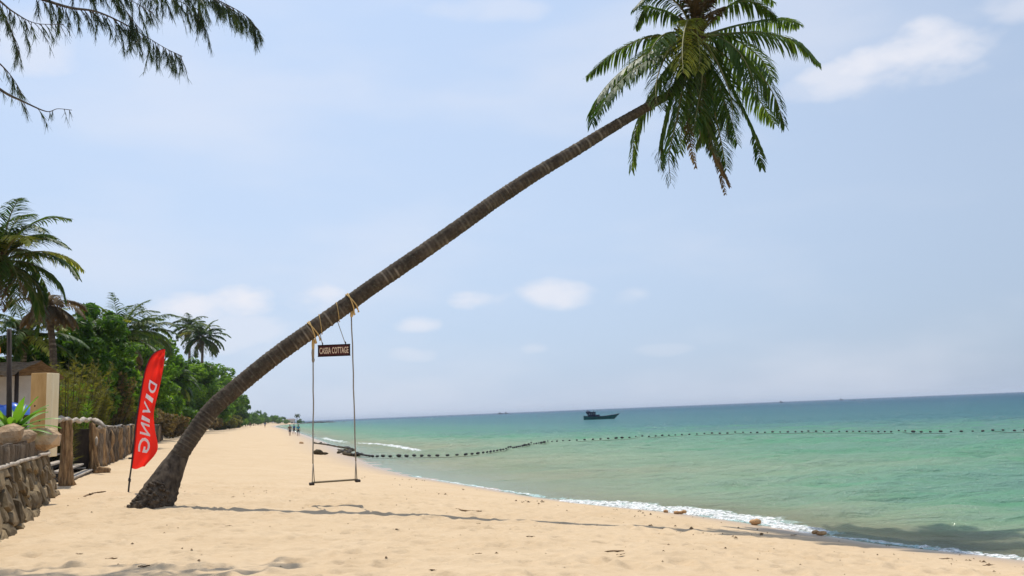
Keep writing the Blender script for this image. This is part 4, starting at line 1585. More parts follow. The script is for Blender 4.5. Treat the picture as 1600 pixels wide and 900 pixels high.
def palm(base, crown, ln, label, seed, nf=22, mat='palm_leaf', dry=4, rad=0.13, Lmax=0.6, group='coconut palms behind the beach', pairs=40, width=0.05, bend=(1.3, 2.2), el=(-.4, 1.25), name='coconut_palm'):
    r = random.Random(seed)
    th = Thing(name, base, label, 'palm tree', group)
    mid = base.lerp(crown, .5) + Vector((r.uniform(-.3, .3), 0, 0))
    pts = catmull([base - Vector((0, 0, .15)), mid, crown], 90)
    tv, tone = ringed_trunk(pts, [rad * (1.35 - .5 * (i / 89) + .5 * math.exp(-i / 6)) for i in range(90)], 12, .12, .08, .3, seed)
    th.part('trunk', tv, 'palm_trunk', True, tone=tone)
    for k in range(nf):
        az = k * 2.39996 + r.uniform(-.25, .25)
        e = el[0] + (el[1] - el[0]) * ((k + .5) / nf) ** .8
        path = free_frond_path(crown, az, e, ln * r.uniform(.85, 1.1), r.uniform(*bend))
        add_frond(th, path, Lmax, mat if r.random() > .06 else 'palm_leaf_young', pairs=pairs, droop=r.uniform(.6, 1.1), seed=seed * 100 + k, stem=.03, width=width, tonebase=r.uniform(.0, .22))
    for k in range(dry):
        az = r.uniform(0, 6.28)
        path = free_frond_path(crown, az, -.3, ln * r.uniform(.6, .85), 1.2)
        add_frond(th, path, Lmax * .8, 'palm_leaf_dry', pairs=int(pairs * .8), droop=1.0, seed=seed * 100 + 50 + k, stem=.03, width=width, tonebase=.1)
    th.part('crown_heart', tube([crown - Vector((0, 0, .4)), crown, crown + Vector((0, 0, .5))], [rad * 1.1, rad * 1.5, .03], 8), 'fibre')
    return th


def stand(px, py, Y):
    """foot on the ground below a crown point given in the picture"""
    c = at(px, py, Y)
    return Vector((c.x, c.y, gz(c.x, c.y))), c


def plant_palms():
    g, c = stand(2, 408, 25)
    palm(g + Vector((-.5, .2, 0)), c, 2.4, 'large coconut palm with long feathery fronds at the left picture edge', 1, 34, dry=4, Lmax=.74, rad=.15, pairs=64, width=.05, el=(-.7, 1.45))
    g, c = stand(76, 476, 34)
    palm(g, c, 1.75, 'half dead palm with a drooping brown skirt of dry fronds', 2, 7, 'palm_leaf_dry', 20, Lmax=.6, rad=.13, bend=(1.6, 2.4), el=(.1, .7), width=.07)
    g, c = stand(186, 532, 60)
    palm(g, c, 3.6, 'lush palm with broad upswept fronds behind the red banner', 3, 26, dry=2, Lmax=1.0, width=.12, el=(.0, 1.4), bend=(1.0, 1.9), rad=.2)
    g, c = stand(317, 528, 165)
    palm(g, c, 5.2, 'right-hand of the two tall slim palms above the trees', 4, 30, dry=4, Lmax=1.5, width=.24, rad=.25, pairs=36, el=(-.7, 1.35))
    g, c = stand(296, 512, 176)
    palm(g, c, 4.6, 'left-hand of the two tall slim palms above the trees', 5, 24, dry=2, Lmax=1.4, width=.24, rad=.25, pairs=36, el=(-.7, 1.35))
    g, c = stand(268, 598, 106)
    palm(g, c, 3.6, 'short palm with arching pale fronds just right of the red banner', 6, 22, dry=5, Lmax=1.0, width=.16, pairs=34, bend=(1.6, 2.4), rad=.2)
    g, c = stand(40, 528, 40)
    palm(g, c, 2.6, 'dark green palm standing below the large palm at left', 7, 26, dry=2, Lmax=.8, width=.09)
    g, c = stand(128, 535, 50)
    palm(g, c, 2.9, 'palm half hidden between the dry palm and the lush palm', 8, 22, dry=2, Lmax=.8, width=.10)
    g, c = stand(345, 600, 245)
    palm(g, c, 5.2, 'small distant palm just left of the leaning trunk', 9, 20, dry=2, Lmax=1.5, width=.3, pairs=26, rad=.25)
    g, c = stand(226, 520, 84)
    palm(g, c, 3.6, 'palm with sideways fronds rising over the top of the red banner', 10, 24, dry=1, Lmax=1.1, width=.14, bend=(1.2, 2.0), rad=.2)


plant_palms()


def leaf_cloud(r, clumps, per, size, spread, squash=.8):
    """many single leaves gathered in clumps; returns verts, faces, tone"""
    V, Fc, T_ = [], [], []
    for (c, cr) in clumps:
        ct = r.uniform(-.15, .15)
        nn = max(6, int(per * cr))
        d = r.normal(size=(nn, 3))
        d /= np.linalg.norm(d, axis=1)[:, None]
        rad = r.uniform(.45, 1.05, nn) ** .6 * cr
        P = c + d * rad[:, None] * np.array([1, 1, squash])
        nrm = d + r.normal(size=(nn, 3)) * .55 + np.array([0, 0, .5])
        nrm /= np.linalg.norm(nrm, axis=1)[:, None]
        tx = np.cross(nrm, r.normal(size=(nn, 3)))
        tx /= np.linalg.norm(tx, axis=1)[:, None]
        ty = np.cross(nrm, tx)
        s = size * r.uniform(.7, 1.3, nn)[:, None]
        b = len(T_)
        quad = np.stack([P - tx * s, P + ty * s * .42 + nrm * s * .08, P + tx * s - nrm * s * .15, P - ty * s * .42 + nrm * s * .08], 1)
        V.append(quad.reshape(-1, 3))
        tn = np.repeat(ct + r.uniform(-.12, .16, nn), 4)
        T_ += tn.tolist()
        Fc += [[b + 4 * i, b + 4 * i + 1, b + 4 * i + 2, b + 4 * i + 3] for i in range(nn)]
    return np.concatenate(V), Fc, T_


def broad_tree(base, H, R, label, seed, mat='leaf_green', leaf=.16, per=130, nclump=34, name='broadleaf_tree', group='broadleaf trees behind the beach', squash=.75, low=.25, cat='tree'):
    r = np.random.default_rng(seed)
    rr = random.Random(seed)
    th = Thing(name, base, label, cat, group)
    tr0 = max(.05, H * .022)
    top = base + Vector((rr.uniform(-.1, .1) * H, 0, H * .72))
    tk = th.part('trunk', tube(catmull([base - Vector((0, 0, .1)), base.lerp(top, .5) + Vector((rr.uniform(-.04, .04) * H, 0, 0)), top], 12), [tr0 * (1.5 - 1.1 * i / 11) for i in range(12)], 8), 'bark')
    clumps = []
    for k in range(nclump):
        d = r.normal(size=3)
        d /= np.linalg.norm(d)
        q = r.uniform(.45, 1.0) ** .6
        c = np.array([base.x + d[0] * R * q, base.y + d[1] * R * q, base.z + H * (low + 1) / 2 + d[2] * H * (1 - low) / 2 * q * .92])
        clumps.append((c, R * r.uniform(.20, .36)))
    for k in range(6):
        c = Vector(clumps[k][0])
        s = base.lerp(top, rr.uniform(.4, .95))
        th.part('limb', tube([s, s.lerp(c, .5) + Vector((0, 0, -.05 * R)), c], [tr0 * .6, tr0 * .4, tr0 * .12], 6), 'bark', parent=tk)
    v, f, t = leaf_cloud(r, clumps, per, leaf, .3, squash)
    th.part('crown', (v, f), mat, False, tone=t)
    return th


def wispy_shrub(base, H, R, label, seed, mat='leaf_olive', n=170, name='feathery_shrub', group='feathery shrubs behind the palisade', thick=.012):
    """upright casuarina-like shrub: many thin stems with needle tufts"""
    rr = random.Random(seed)
    th = Thing(name, base, label, 'shrub', group)
    V, Fc, T_ = [], [], []
    stems = []
    for k in range(n // 10):
        a = rr.uniform(0, 6.28)
        q = rr.random() ** .5
        top = base + Vector((math.cos(a) * R * q, math.sin(a) * R * q, H * rr.uniform(.65, 1.05)))
        bt = base + Vector((math.cos(a) * R * q * .35, math.sin(a) * R * q * .35, 0))
        sp = catmull([bt - Vector((0, 0, .1)), bt.lerp(top, .5) + Vector((rr.uniform(-.1, .1), rr.uniform(-.1, .1), 0)), top], 9)
        stems.append(tube(sp, [.025 * (1 - .8 * i / 8) for i in range(9)], 5))
        for m in range(58):
            u = rr.uniform(.12, 1)
            i = min(7, int(u * 8))
            p = sp[i].lerp(sp[i + 1], u * 8 - i)
            a2 = rr.uniform(0, 6.28)
            d = Vector((math.cos(a2), math.sin(a2), rr.uniform(.1, 1.4))).normalized()
            ln = rr.uniform(.22, .5) * (1.15 - .6 * u)
            sd = d.cross(Vector((rr.random() - .5, rr.random() - .5, rr.random() - .5))).normalized()
            tn = rr.uniform(-.1, .25)
            for h in range(3):
                dd = (d + Vector((rr.uniform(-.4, .4), rr.uniform(-.4, .4), rr.uniform(-.4, .3)))).normalized()
                b = len(V)
                V += [p - sd * thick, p + sd * thick, p + dd * ln + Vector((0, 0, -.08 * ln))]
                T_ += [tn] * 3
                Fc.append([b, b + 1, b + 2])
    th.part('stems', merge(*stems), 'bark')
    th.part('foliage', ([tuple(v) for v in V], Fc), mat, False, tone=T_)
    return th


def plant_trees():
    # px, top py, Y, radius m, label, material
    rows = [
        (146, 466, 44, 1.7, 'round-leaved tree with open dark branches above the feathery shrubs', 'leaf_dark', .19),
        (178, 480, 50, 1.2, 'small dark tree top beside the lush palm', 'leaf_dark', .19),
        (100, 515, 44, 1.7, 'dense green tree behind the dry palm', 'leaf_green', .17),
        (60, 535, 46, 1.9, 'dark tree filling the gap behind the thatched hut', 'leaf_dark', .16),
        (15, 510, 42, 2.0, 'dark green tree behind the mast at far left', 'leaf_dark', .16),
        (215, 530, 76, 2.8, 'green tree directly behind the red banner', 'leaf_green', .24),
        (252, 525, 106, 3.2, 'green tree between the red banner and the two slim palms', 'leaf_green', .3),
        (290, 556, 138, 4.8, 'broad bright green tree under the two slim palms', 'leaf_green', .36),
        (328, 566, 205, 6.0, 'bright green tree meeting the leaning trunk', 'leaf_green', .48),
        (350, 588, 255, 6.0, 'lower green tree partly hidden by the leaning trunk', 'leaf_green', .55),
        (369, 624, 300, 4.4, 'dark round tree showing just right of the leaning trunk', 'leaf_dark', .6),
        (268, 622, 112, 2.6, 'low dark bush right of the red banner', 'leaf_dark', .28),
        (318, 615, 180, 5.0, 'low green bush at the back of the beach', 'leaf_green', .44),
        (160, 535, 54, 2.4, 'green tree behind the brown feathery shrubs', 'leaf_green', .2),
        (125, 560, 48, 1.8, 'green bush between the dry palm and the feathery shrubs', 'leaf_green', .18),
        (260, 548, 122, 3.0, 'green tree top just right of the tip of the red banner', 'leaf_green', .32),
        (240, 590, 92, 2.6, 'green bush behind the middle of the red banner', 'leaf_green', .26),
    ]
    for k, (px, py, Y, R, lab, mt, lf) in enumerate(rows):
        c = at(px, py, Y)
        g = gz(c.x, c.y)
        broad_tree(Vector((c.x, c.y, g)), c.z - g, R, lab, 200 + k, mt, lf, per=260 * (.16 / lf) ** 1.0, nclump=46, low=.12)
    shr = [
        (98, 563, 29, .85, 'tall olive feathery shrub just right of the timber post', 'leaf_olive'),
        (122, 572, 35.5, 1.0, 'olive feathery shrub second from the timber post', 'leaf_olive'),
        (146, 566, 41, 1.2, 'yellowish feathery shrub in the middle of the row', 'leaf_olive'),
        (170, 568, 49, 1.4, 'brownish feathery shrub fourth from the timber post', 'leaf_brown'),
        (192, 572, 59, 1.6, 'brown feathery shrub left of the red banner', 'leaf_brown'),
        (212, 578, 70, 1.8, 'brown feathery shrub partly behind the red banner', 'leaf_brown'),
        (134, 608, 37, .9, 'low olive feathery shrub behind the stairs', 'leaf_olive'),
        (180, 612, 52, 1.2, 'low olive feathery shrub behind the palisade', 'leaf_olive'),
        (108, 606, 31, .8, 'low green feathery shrub beside the root column', 'leaf_green'),
    ]
    for k, (px, py, Y, R, lab, mt) in enumerate(shr):
        c = at(px, py, Y)
        g = gz(c.x, c.y)
        wispy_shrub(Vector((c.x, c.y, g)), c.z - g, R, lab, 300 + k, mt, 300, thick=.00042 * Y)
    und = [
        (258, 645, 100, 2.4, 'dry brown scrub at the edge of the sand right of the banner', 'leaf_brown'),
        (284, 644, 122, 3.0, 'dry brown scrub below the bright green trees', 'leaf_brown'),
        (310, 648, 158, 3.6, 'brown scrub just left of the leaning trunk', 'leaf_brown'),
        (338, 650, 215, 4.5, 'scrub under the leaning trunk at the back of the beach', 'leaf_olive'),
        (238, 640, 88, 2.2, 'brown scrub behind the red banner', 'leaf_brown'),
        (355, 650, 270, 5.0, 'scrub just right of the leaning trunk at the back of the beach', 'leaf_olive'),
    ]
    for k, (px, py, Y, R, lab, mt) in enumerate(und):
        c = at(px, py, Y)
        g = gz(c.x, c.y)
        broad_tree(Vector((c.x, c.y, g)), max(.8, c.z - g), R, lab, 400 + k, mt, .0022 * Y, 120, 30, 'scrub_bush', 'scrub along the back of the beach', .7, .0, 'bush')


plant_trees()


def copy_tree(o, parent=None):
    c = o.copy()
    COL.objects.link(c)
    c.parent = parent
    for ch in o.children:
        copy_tree(ch, c)
    return c


def plant_coast():
    """trees dwindling along the bay and on the headland"""
    protos = []
    for k, (mt, H, R) in enumerate((('leaf_dark', 6.5, 3.2), ('leaf_green', 5.5, 3.0), ('leaf_dark', 7.5, 2.6))):
        protos.append((mt, H, R, k))
    made = {}
    spots = []
    rr = random.Random(5)
    for Y in np.geomspace(280, 740, 62):
        for row in range(2):
            x = float(wall_x(Y)) - row * 8 - rr.uniform(0, 4)
            spots.append((x, Y * rr.uniform(.985, 1.015), rr.uniform(.6, .9) * (1 if Y < 450 else 1.15), rr.randrange(3), 'bay'))
    for k in range(26):
        px = rr.uniform(386, 476)
        Y = rr.uniform(690, 770)
        q = at(px, 655, Y)
        spots.append((q.x, Y, rr.uniform(.5, .95) * (1.25 - .75 * (px - 386) / 90), rr.randrange(3), 'head'))
    for (x, y, s, k, where) in spots:
        lab, grp = (('dark green tree in the belt dwindling along the far bay', 'trees along the far bay') if where == 'bay' else
                    ('tiny hazy tree on the distant headland', 'trees on the distant headland'))
        z = gz(x, y)
        if z < -0.9:
            z = -0.8
        loc = Vector((x, y, z))
        if k not in made:
            mt, H, R, kk = protos[k]
            th = broad_tree(loc, H, R, lab, 600 + k, mt, .38, 34, 34, 'coast_tree', grp, .8, .12)
            made[k] = th.o
            o = th.o
        else:
            o = copy_tree(made[k])
            o.location = loc
        o.scale = (s, s, s * rr.uniform(.85, 1.15))
        o.rotation_euler.z = rr.uniform(0, 6.28)
        tag(o, lab, 'tree', grp)


plant_coast()


def build_headland():
    rr = random.Random(9)
    prot = [mesh_data('sea_rock', *rock(700 + k, 2, .35), 'sea_rock', False) for k in range(5)]
    pxs = [(478, 2.5), (484, 3.5), (490, 4.5), (497, 4.5), (503, 3.5), (510, 3), (517, 2.6), (523, 2.0), (531, 1.2), (538, 1.4), (472, 2.0), (464, 2.0), (456, 2.0)]
    for k, (px, h) in enumerate(pxs):
        q = at(px, 657, 800 + rr.uniform(-25, 25))
        o = link('sea_rock', prot[k % 5])
        o.location = (q.x, q.y, SEA - .4)
        o.scale = (rr.uniform(2.4, 4.6), rr.uniform(3, 5), h * .42)
        o.rotation_euler.z = rr.uniform(0, .4)
        tag(o, 'low dark rock in the chain off the distant headland', 'rock', 'rocks off the headland')
    # pale building on the point and the lone palm beyond
    q = at(452, 656, 770)
    g = SEA - .3
    th = Thing('beach_house', (q.x, q.y, g), 'tiny pale low house on the distant headland', 'house')
    w, h = 9.0, 2.9
    th.part('wall', box(q.x, q.y, g + h / 2 + .4, w, 5, h + .8, None, .05), 'white_wall')
    rv = [(q.x - w * .6, q.y - 3.2, g + h + .7), (q.x + w * .6, q.y - 3.2, g + h + .7), (q.x + w * .6, q.y + 3.2, g + h + .7), (q.x - w * .6, q.y + 3.2, g + h + .7),
          (q.x - w * .45, q.y, g + h + 2.0), (q.x + w * .45, q.y, g + h + 2.0)]
    th.part('roof', (rv, [[0, 1, 5, 4], [1, 2, 5], [2, 3, 4, 5], [3, 0, 4], [3, 2, 1, 0]]), 'far_roof', False)
    for k in range(3):
        th.part('window', box(q.x - 3 + 3 * k, q.y - 2.52, g + h * .62, 1.2, .1, 1.1, None, .01), 'dark_wood')
    q = at(464.5, 656, 775)
    c = at(464.5, 649.5, 775)
    palm(Vector((q.x, q.y, SEA - .3)), c, 3.0, 'tiny lone palm at the end of the distant headland', 31, 14, 'palm_leaf', 2, rad=.22, Lmax=1.6, group=None, pairs=16, width=.4)


build_headland()

# ------------------------------------------------------------------ casuarina reaching in at upper left
def build_casuarina():
    rr = random.Random(21)
    base = Vector((-9.6, 12.6, 0)); base.z = gz(-9.6, 12.6)
    th = Thing('casuarina_tree', base, 'casuarina tree with drooping needle sprays reaching in at the upper left', 'tree')
    top = base + Vector((.9, -.3, 9.5))
    tp = catmull([base - Vector((0, 0, .2)), base + Vector((.25, 0, 3)), base + Vector((.5, -.2, 6)), top], 30)
    tk = th.part('trunk', tube(tp, [.24 * (1.15 - .9 * i / 29) for i in range(30)], 12, True, .05), 'casuarina_bark')
    Y = 11.5
    branches = [
        # picture paths, density, twig length
        ([(-90, -60), (20, -18), (70, 0), (110, 12), (150, 18), (190, 35), (225, 55), (258, 75), (285, 88)], 44, .34, 11.6),
        ([(-60, -150), (90, -90), (230, -40), (310, -12), (350, 5), (385, 25), (402, 45)], 46, .30, 11.9),
        ([(-110, -40), (-20, -10), (20, 18), (55, 36), (100, 38)], 16, .28, 11.2),
        ([(-120, 60), (-40, 110), (5, 143), (35, 158), (72, 174), (90, 170), (112, 172)], 6, .14, 11.0),
        ([(-120, 20), (-40, 70), (0, 100), (22, 125), (36, 150)], 10, .2, 11.3),
        ([(-80, -80), (60, -50), (160, -30), (230, -15), (300, 10), (312, 20)], 46, .36, 12.2),
        ([(-60, -20), (-10, 5), (15, 40), (30, 85)], 18, .24, 11.6),
        ([(-60, -110), (60, -80), (180, -60), (280, -60), (360, -35)], 34, .4, 12.0),
        ([(-60, -90), (20, -60), (110, -30), (185, -8), (240, 20)], 26, .34, 11.8),
        ([(0, -110), (150, -55), (260, -25), (330, -2), (365, 16)], 28, .34, 12.1),
        ([(-30, -110), (60, -70), (140, -25), (190, 10), (216, 42)], 24, .3, 11.5),
        ([(-200, -120), (-120, -100), (-40, -80), (40, -70)], 30, .5, 11.0),
        ([(-240, 0), (-150, -20), (-80, -20), (-30, -5)], 26, .5, 11.4),
        ([(-150, -260), (0, -230), (120, -200), (230, -190)], 34, .55, 12.4),
        ([(-180, -200), (-60, -190), (60, -150), (150, -130)], 34, .5, 11.6),
    ]
    for bi, (pp, dens, tl, Yb) in enumerate(branches):
        pts = [at(x, y, Yb + .25 * math.sin(i * 1.3 + bi)) for i, (x, y) in enumerate(pp)]
        # back to the stem
        zj = min(max(pts[0].z + .2, base.z + 2.5), top.z - .3)
        u = (zj - base.z) / (top.z - base.z)
        j = tp[min(29, int(u * 29))]
        full = [j, j.lerp(pts[0], .55) + Vector((0, 0, .25))] + pts
        cp = catmull(full, 70)
        n0 = 70
        br = th.part('branch', tube(cp, [max(.0045, .045 * (1 - i / (n0 - 1)) ** 1.3) for i in range(n0)], 6), 'casuarina_bark', parent=tk)
        V, Fc, T_ = [], [], []
        tw = []
        start = .36
        dens = int(dens * 1.75)
        for k in range(dens):
            u = start + (1 - start) * (k + rr.random()) / dens
            q = min(u, .999) * (n0 - 1)
            i = int(q)
            p = cp[i].lerp(cp[i + 1], q - i)
            t = (cp[i + 1] - cp[i]).normalized()
            d = (t * rr.uniform(.1, .9) + Vector((rr.uniform(-.35, .45), rr.uniform(-.5, .5), rr.uniform(-1.1, -.1)))).normalized()
            ln = tl * rr.uniform(.3, 1.25)
            if rr.random() < .14:
                ln *= 1.45
            m = 9
            sp = [p.copy()]
            for s in range(m):
                p = p + d * ln / m
                d = (d + Vector((rr.uniform(-.10, .10), rr.uniform(-.1, .1), -.13))).normalized()
                sp.append(p.copy())
            tw.append(tube(sp, [.0055 * (1 - .7 * s / m) for s in range(m + 1)], 4))
            tn = rr.uniform(-.1, .3)
            dens_f = rr.choice((.2, .5, .9, 1.2))
            for s in range(int(ln * 200 * dens_f)):
                w = rr.uniform(.12, 1) * m
                i = min(m - 1, int(w))
                a = sp[i].lerp(sp[i + 1], w - i)
                dd = ((sp[i + 1] - sp[i]).normalized() * .9 + Vector((rr.uniform(-.55, .55), rr.uniform(-.55, .55), rr.uniform(-.75, .1)))).normalized()
                L_ = rr.uniform(.05, .15)
                sd = dd.cross(Vector((rr.random() - .5, rr.random() - .5, rr.random() - .5))).normalized() * .0032
                b = len(V)
                e = a + dd * L_ + Vector((0, 0, -.02))
                V += [a - sd, a + sd, e + sd * .4, e - sd * .4]
                T_ += [tn] * 4
                Fc.append([b, b + 1, b + 2, b + 3])
        tag(th.part('twigs', merge(*tw), 'casuarina_bark', parent=br), kind='stuff')
        tag(th.part('needle_spray', ([tuple(v) for v in V], Fc), 'needle', False, parent=br, tone=T_), kind='stuff')


build_casuarina()

# ------------------------------------------------------------------ things at sea
def build_boat():
    Y = 214.0
    a = at(912, 655.5, Y); b = at(968, 646, Y)
    o = Vector((a.x, Y, SEA))
    Ln = b.x - a.x
    th = Thing('fishing_boat', (a.x + Ln * .45, Y, SEA), 'teal wooden fishing boat with dark cabin at the stern', 'boat')
    secs, nv = 22, 9
    V = []
    for i in range(secs):
        u = i / (secs - 1)
        beam = 1.25 * (math.sin(min(1, u / .45) * math.pi / 2) * .35 + .65) * (1 - max(0, (u - .5) / .5) ** 2.2)
        sheer = .62 + .30 * (1 - u) ** 3 + 1.1 * max(0, u - .35) ** 1.7
        keel = -.45 + 1.25 * max(0, (u - .78) / .22) ** 1.8
        rake = .9 * max(0, u - .75) / .25
        for j in range(nv):
            s = -1 + 2 * j / (nv - 1)
            z = keel + (sheer - keel) * abs(s) ** 1.4
            y = math.copysign(max(.02, beam) * abs(s) ** .6, s) if s else 0
            V.append((o.x + Ln * (u * .94) + Ln * .06 * u * (abs(s)) , Y + y, SEA + z))
    Fc = [[i * nv + j, (i + 1) * nv + j, (i + 1) * nv + j + 1, i * nv + j + 1] for i in range(secs - 1) for j in range(nv - 1)]
    Fc.append(list(range(nv)))
    hull = th.part('hull', (V, Fc), 'hull_teal', False)
    dk = [V[i * nv] for i in range(secs)] + [V[i * nv + nv - 1] for i in range(secs)]
    dk = [(x, y * .97 + Y * .03, z - .16) for x, y, z in dk]
    th.part('deck', (dk, [[i, i + 1, secs + i + 1, secs + i] for i in range(secs - 1)]), 'boat_grey', False)
    for side in (0, nv - 1):
        th.part('gunwale', tube([V[i * nv + side] for i in range(secs)], .06, 5), 'cabin_navy', parent=hull)
    x = lambda f: o.x + Ln * f
    cb = th.part('cabin', box(x(.23), Y, SEA + 1.15, Ln * .20, 1.7, 1.1, None, .05), 'cabin_navy')
    th.part('roof', box(x(.215), Y, SEA + 1.76, Ln * .25, 1.95, .12, None, .03), 'cabin_navy', parent=cb)
    for k in range(3):
        th.part('window', box(x(.16 + .06 * k), Y - .86, SEA + 1.35, .28, .04, .34, None, .005), 'boat_grey', parent=cb)
    th.part('fore_cabin', box(x(.38), Y, SEA + .85, Ln * .13, 1.5, .55, None, .06), 'cabin_navy')
    th.part('mast', tube([(x(.12), Y, SEA + .9), (x(.11), Y, SEA + 2.35)], .07, 6), 'cabin_navy')
    th.part('net_pile', xf(rock(3, 2), (x(.12), Y, SEA + 1.7), (.5, .6, .4)), 'cabin_navy')
    th.part('exhaust', tube([(x(.28), Y + .3, SEA + 1.7), (x(.29), Y + .3, SEA + 2.15)], .09, 6), 'boat_grey')


build_boat()


def build_ships():
    for k, (px, Y, ln, hh, lab) in enumerate(((782, 1700, 10, 3.4, 'tiny boat on the horizon left of the teal fishing boat'),
                                             (791, 1700, 7, 4, 'tiny taller boat on the horizon beside another'),
                                             (1222, 1800, 7, 4, 'tiny boat on the horizon right of the teal fishing boat'),
                                             (1316, 1900, 7, 4, 'tiny boat on the horizon towards the right'))):
        q = at(px, 640, Y)
        th = Thing('distant_boat', (q.x, Y, SEA), lab, 'boat', 'boats on the horizon')
        V, Fc = [], []
        for i in range(9):
            u = i / 8
            bm_ = 1.6 * (1 - abs(2 * u - .9) ** 3) + .05
            sh = 1.2 + 1.0 * max(0, u - .5)
            for (y, z) in ((-bm_, sh), (-bm_ * .6, -.3), (bm_ * .6, -.3), (bm_, sh)):
                V.append((q.x - ln / 2 + ln * u, Y + y, SEA + z))
        for i in range(8):
            for j in range(4):
                Fc.append([i * 4 + j, (i + 1) * 4 + j, (i + 1) * 4 + (j + 1) % 4, i * 4 + (j + 1) % 4])
        Fc += [[0, 1, 2, 3], [32, 33, 34, 35]]
        th.part('hull', (V, Fc), 'cabin_navy', False)
        th.part('cabin', box(q.x - ln * .18, Y, SEA + 1.2 + hh * .25, ln * .3, 2, hh * .6, None, .1), 'boat_grey')
        th.part('mast', tube([(q.x, Y, SEA + 1), (q.x, Y, SEA + hh)], .18, 5), 'cabin_navy')


build_ships()


def build_floats():
    px = [(556, 711), (575, 716), (600, 717), (640, 716.5), (700, 715.5), (745, 712.5), (790, 705.5), (830, 697.5), (870, 692.5), (960, 688), (1080, 681.5), (1200, 678.5), (1320, 677.5), (1440, 678.5), (1560, 677), (1680, 676)]
    pts = catmull([onz(x, y, SEA + .03) for x, y in px], 900)
    th = Thing('float_line', pts[0], 'long line of dark floats on a rope closing off the swimming water', 'float line')
    h = lambda p: float(sea_height(np.array([p.x]), np.array([p.y]))[0])
    wp = []
    for p in pts:
        q = Vector((p.x, p.y, max(h(p) + .01, gz(p.x, p.y) + .01, SEA + .07)))
        wp.append(q)
    th.part('rope', tube(wp[::3], .012, 5), 'net')
    me = mesh_data('float', *tube([(-.5, 0, 0), (-.42, 0, 0), (-.2, 0, 0), (.2, 0, 0), (.42, 0, 0), (.5, 0, 0)], [.25, .75, 1, 1, .75, .25], 8), 'float_dark', True)
    acc, nxt = 0.0, .2
    rr = random.Random(3)
    for i in range(1, len(wp)):
        sgl = (wp[i] - wp[i - 1]).length
        acc += sgl
        if acc >= nxt:
            o = link('float', me, th.o)
            d = (wp[i] - wp[i - 1]).normalized()
            big = rr.random() < .12
            o.location = wp[i] - th.loc + Vector((0, 0, .12 if not big else .14))
            o.rotation_euler = (0, rr.uniform(-.1, .1), math.atan2(d.y, d.x) + rr.uniform(-.3, .3))
            s = rr.uniform(.65, .95) * (1.35 if big else 1) * (1 if wp[i].x < 2 else .72)
            o.scale = (.30 * s, .085 * s, .085 * s)
            nxt = acc + rr.uniform(.48, .62)


build_floats()


def build_net_heap():
    lines = [
        ([(490, 694), (510, 694.5), (530, 696.5), (545, 698.5), (552, 701), (540, 703)], .085, 'long rolled dark net lying along the wet sand behind the swing'),
        ([(528, 708), (535, 704), (546, 704), (538, 708.5), (550, 710), (562, 709)], .12, 'tangled heap of dark net at the waterline behind the swing'),
    ]
    rr = random.Random(8)
    for pp, r, lab in lines:
        pts = []
        for p in catmull([onz(x, y, -.95) for x, y in pp], 60):
            pts.append(Vector((p.x, p.y, max(gz(p.x, p.y), SEA) + r * .6 + rr.uniform(-.04, .04))))
        o = pts[0]
        th = Thing('fishing_net', (o.x, o.y, o.z - r), lab, 'net')
        th.part('roll', tube(pts, [r * rr.uniform(.75, 1.2) for _ in pts], 9, True, .18), 'net')
        for k in range(10):
            p = pts[rr.randrange(5, 55)]
            th.part('float', xf(rock(k, 1), p + Vector((rr.uniform(-.2, .2), rr.uniform(-.2, .2), r * .7)), (.14, .10, .09)), 'float_dark')
        for k in range(6):
            i = rr.randrange(2, 50)
            th.part('strand', tube([pts[i] + Vector((0, 0, r * .6)), pts[i] + Vector((rr.uniform(-.5, .5), -.3, r * .9)), pts[i + 6] + Vector((.2, -.5, -r * .4))], .035, 5), 'net')
    p = onz(498, 711, -.85)
    p.z = gz(p.x, p.y)
    solo('driftwood_stump', xf(merge(rock(31, 2, .4), xf(rock(32, 2, .4), (1.1, .2, -.2), (.8, .5, .5))), p + Vector((0, 0, .1)), (.28, .2, .2)), 'net', p, 'small dark stump on the sand beside the left swing rope', 'stump')
    p = onz(471, 692.5, -.7)
    p.z = gz(p.x, p.y)
    solo('beach_stone', xf(rock(33, 2, .4), p + Vector((0, 0, .06)), (.22, .2, .17)), 'shore_clod', p, 'small lone brown lump on the sand behind the swing', 'stone')


build_net_heap()

# ------------------------------------------------------------------ people far down the beach
def skin_mesh(name, verts, edges, radii, mat, sub=1):
    me = bpy.data.meshes.new(name)
    me.from_pydata(verts, edges, [])
    ob = bpy.data.objects.new(name, me)
    COL.objects.link(ob)
    sk = ob.modifiers.new('skin', 'SKIN')
    sk.use_smooth_shade = True
    for i, r in enumerate(radii):
        me.skin_vertices[0].data[i].radius = (r, r)
    me.skin_vertices[0].data[0].use_root = True
    sb = ob.modifiers.new('sub', 'SUBSURF')
    sb.levels = sb.render_levels = sub
    bpy.context.view_layer.update()
    new = bpy.data.meshes.new_from_object(ob.evaluated_get(bpy.context.evaluated_depsgraph_get()))
    bpy.data.objects.remove(ob)
    bpy.data.meshes.remove(me)
    new.materials.clear()
    new.materials.append(MATS[mat])
    new.polygons.foreach_set('use_smooth', [True] * len(new.polygons))
    new.name = name
    return new


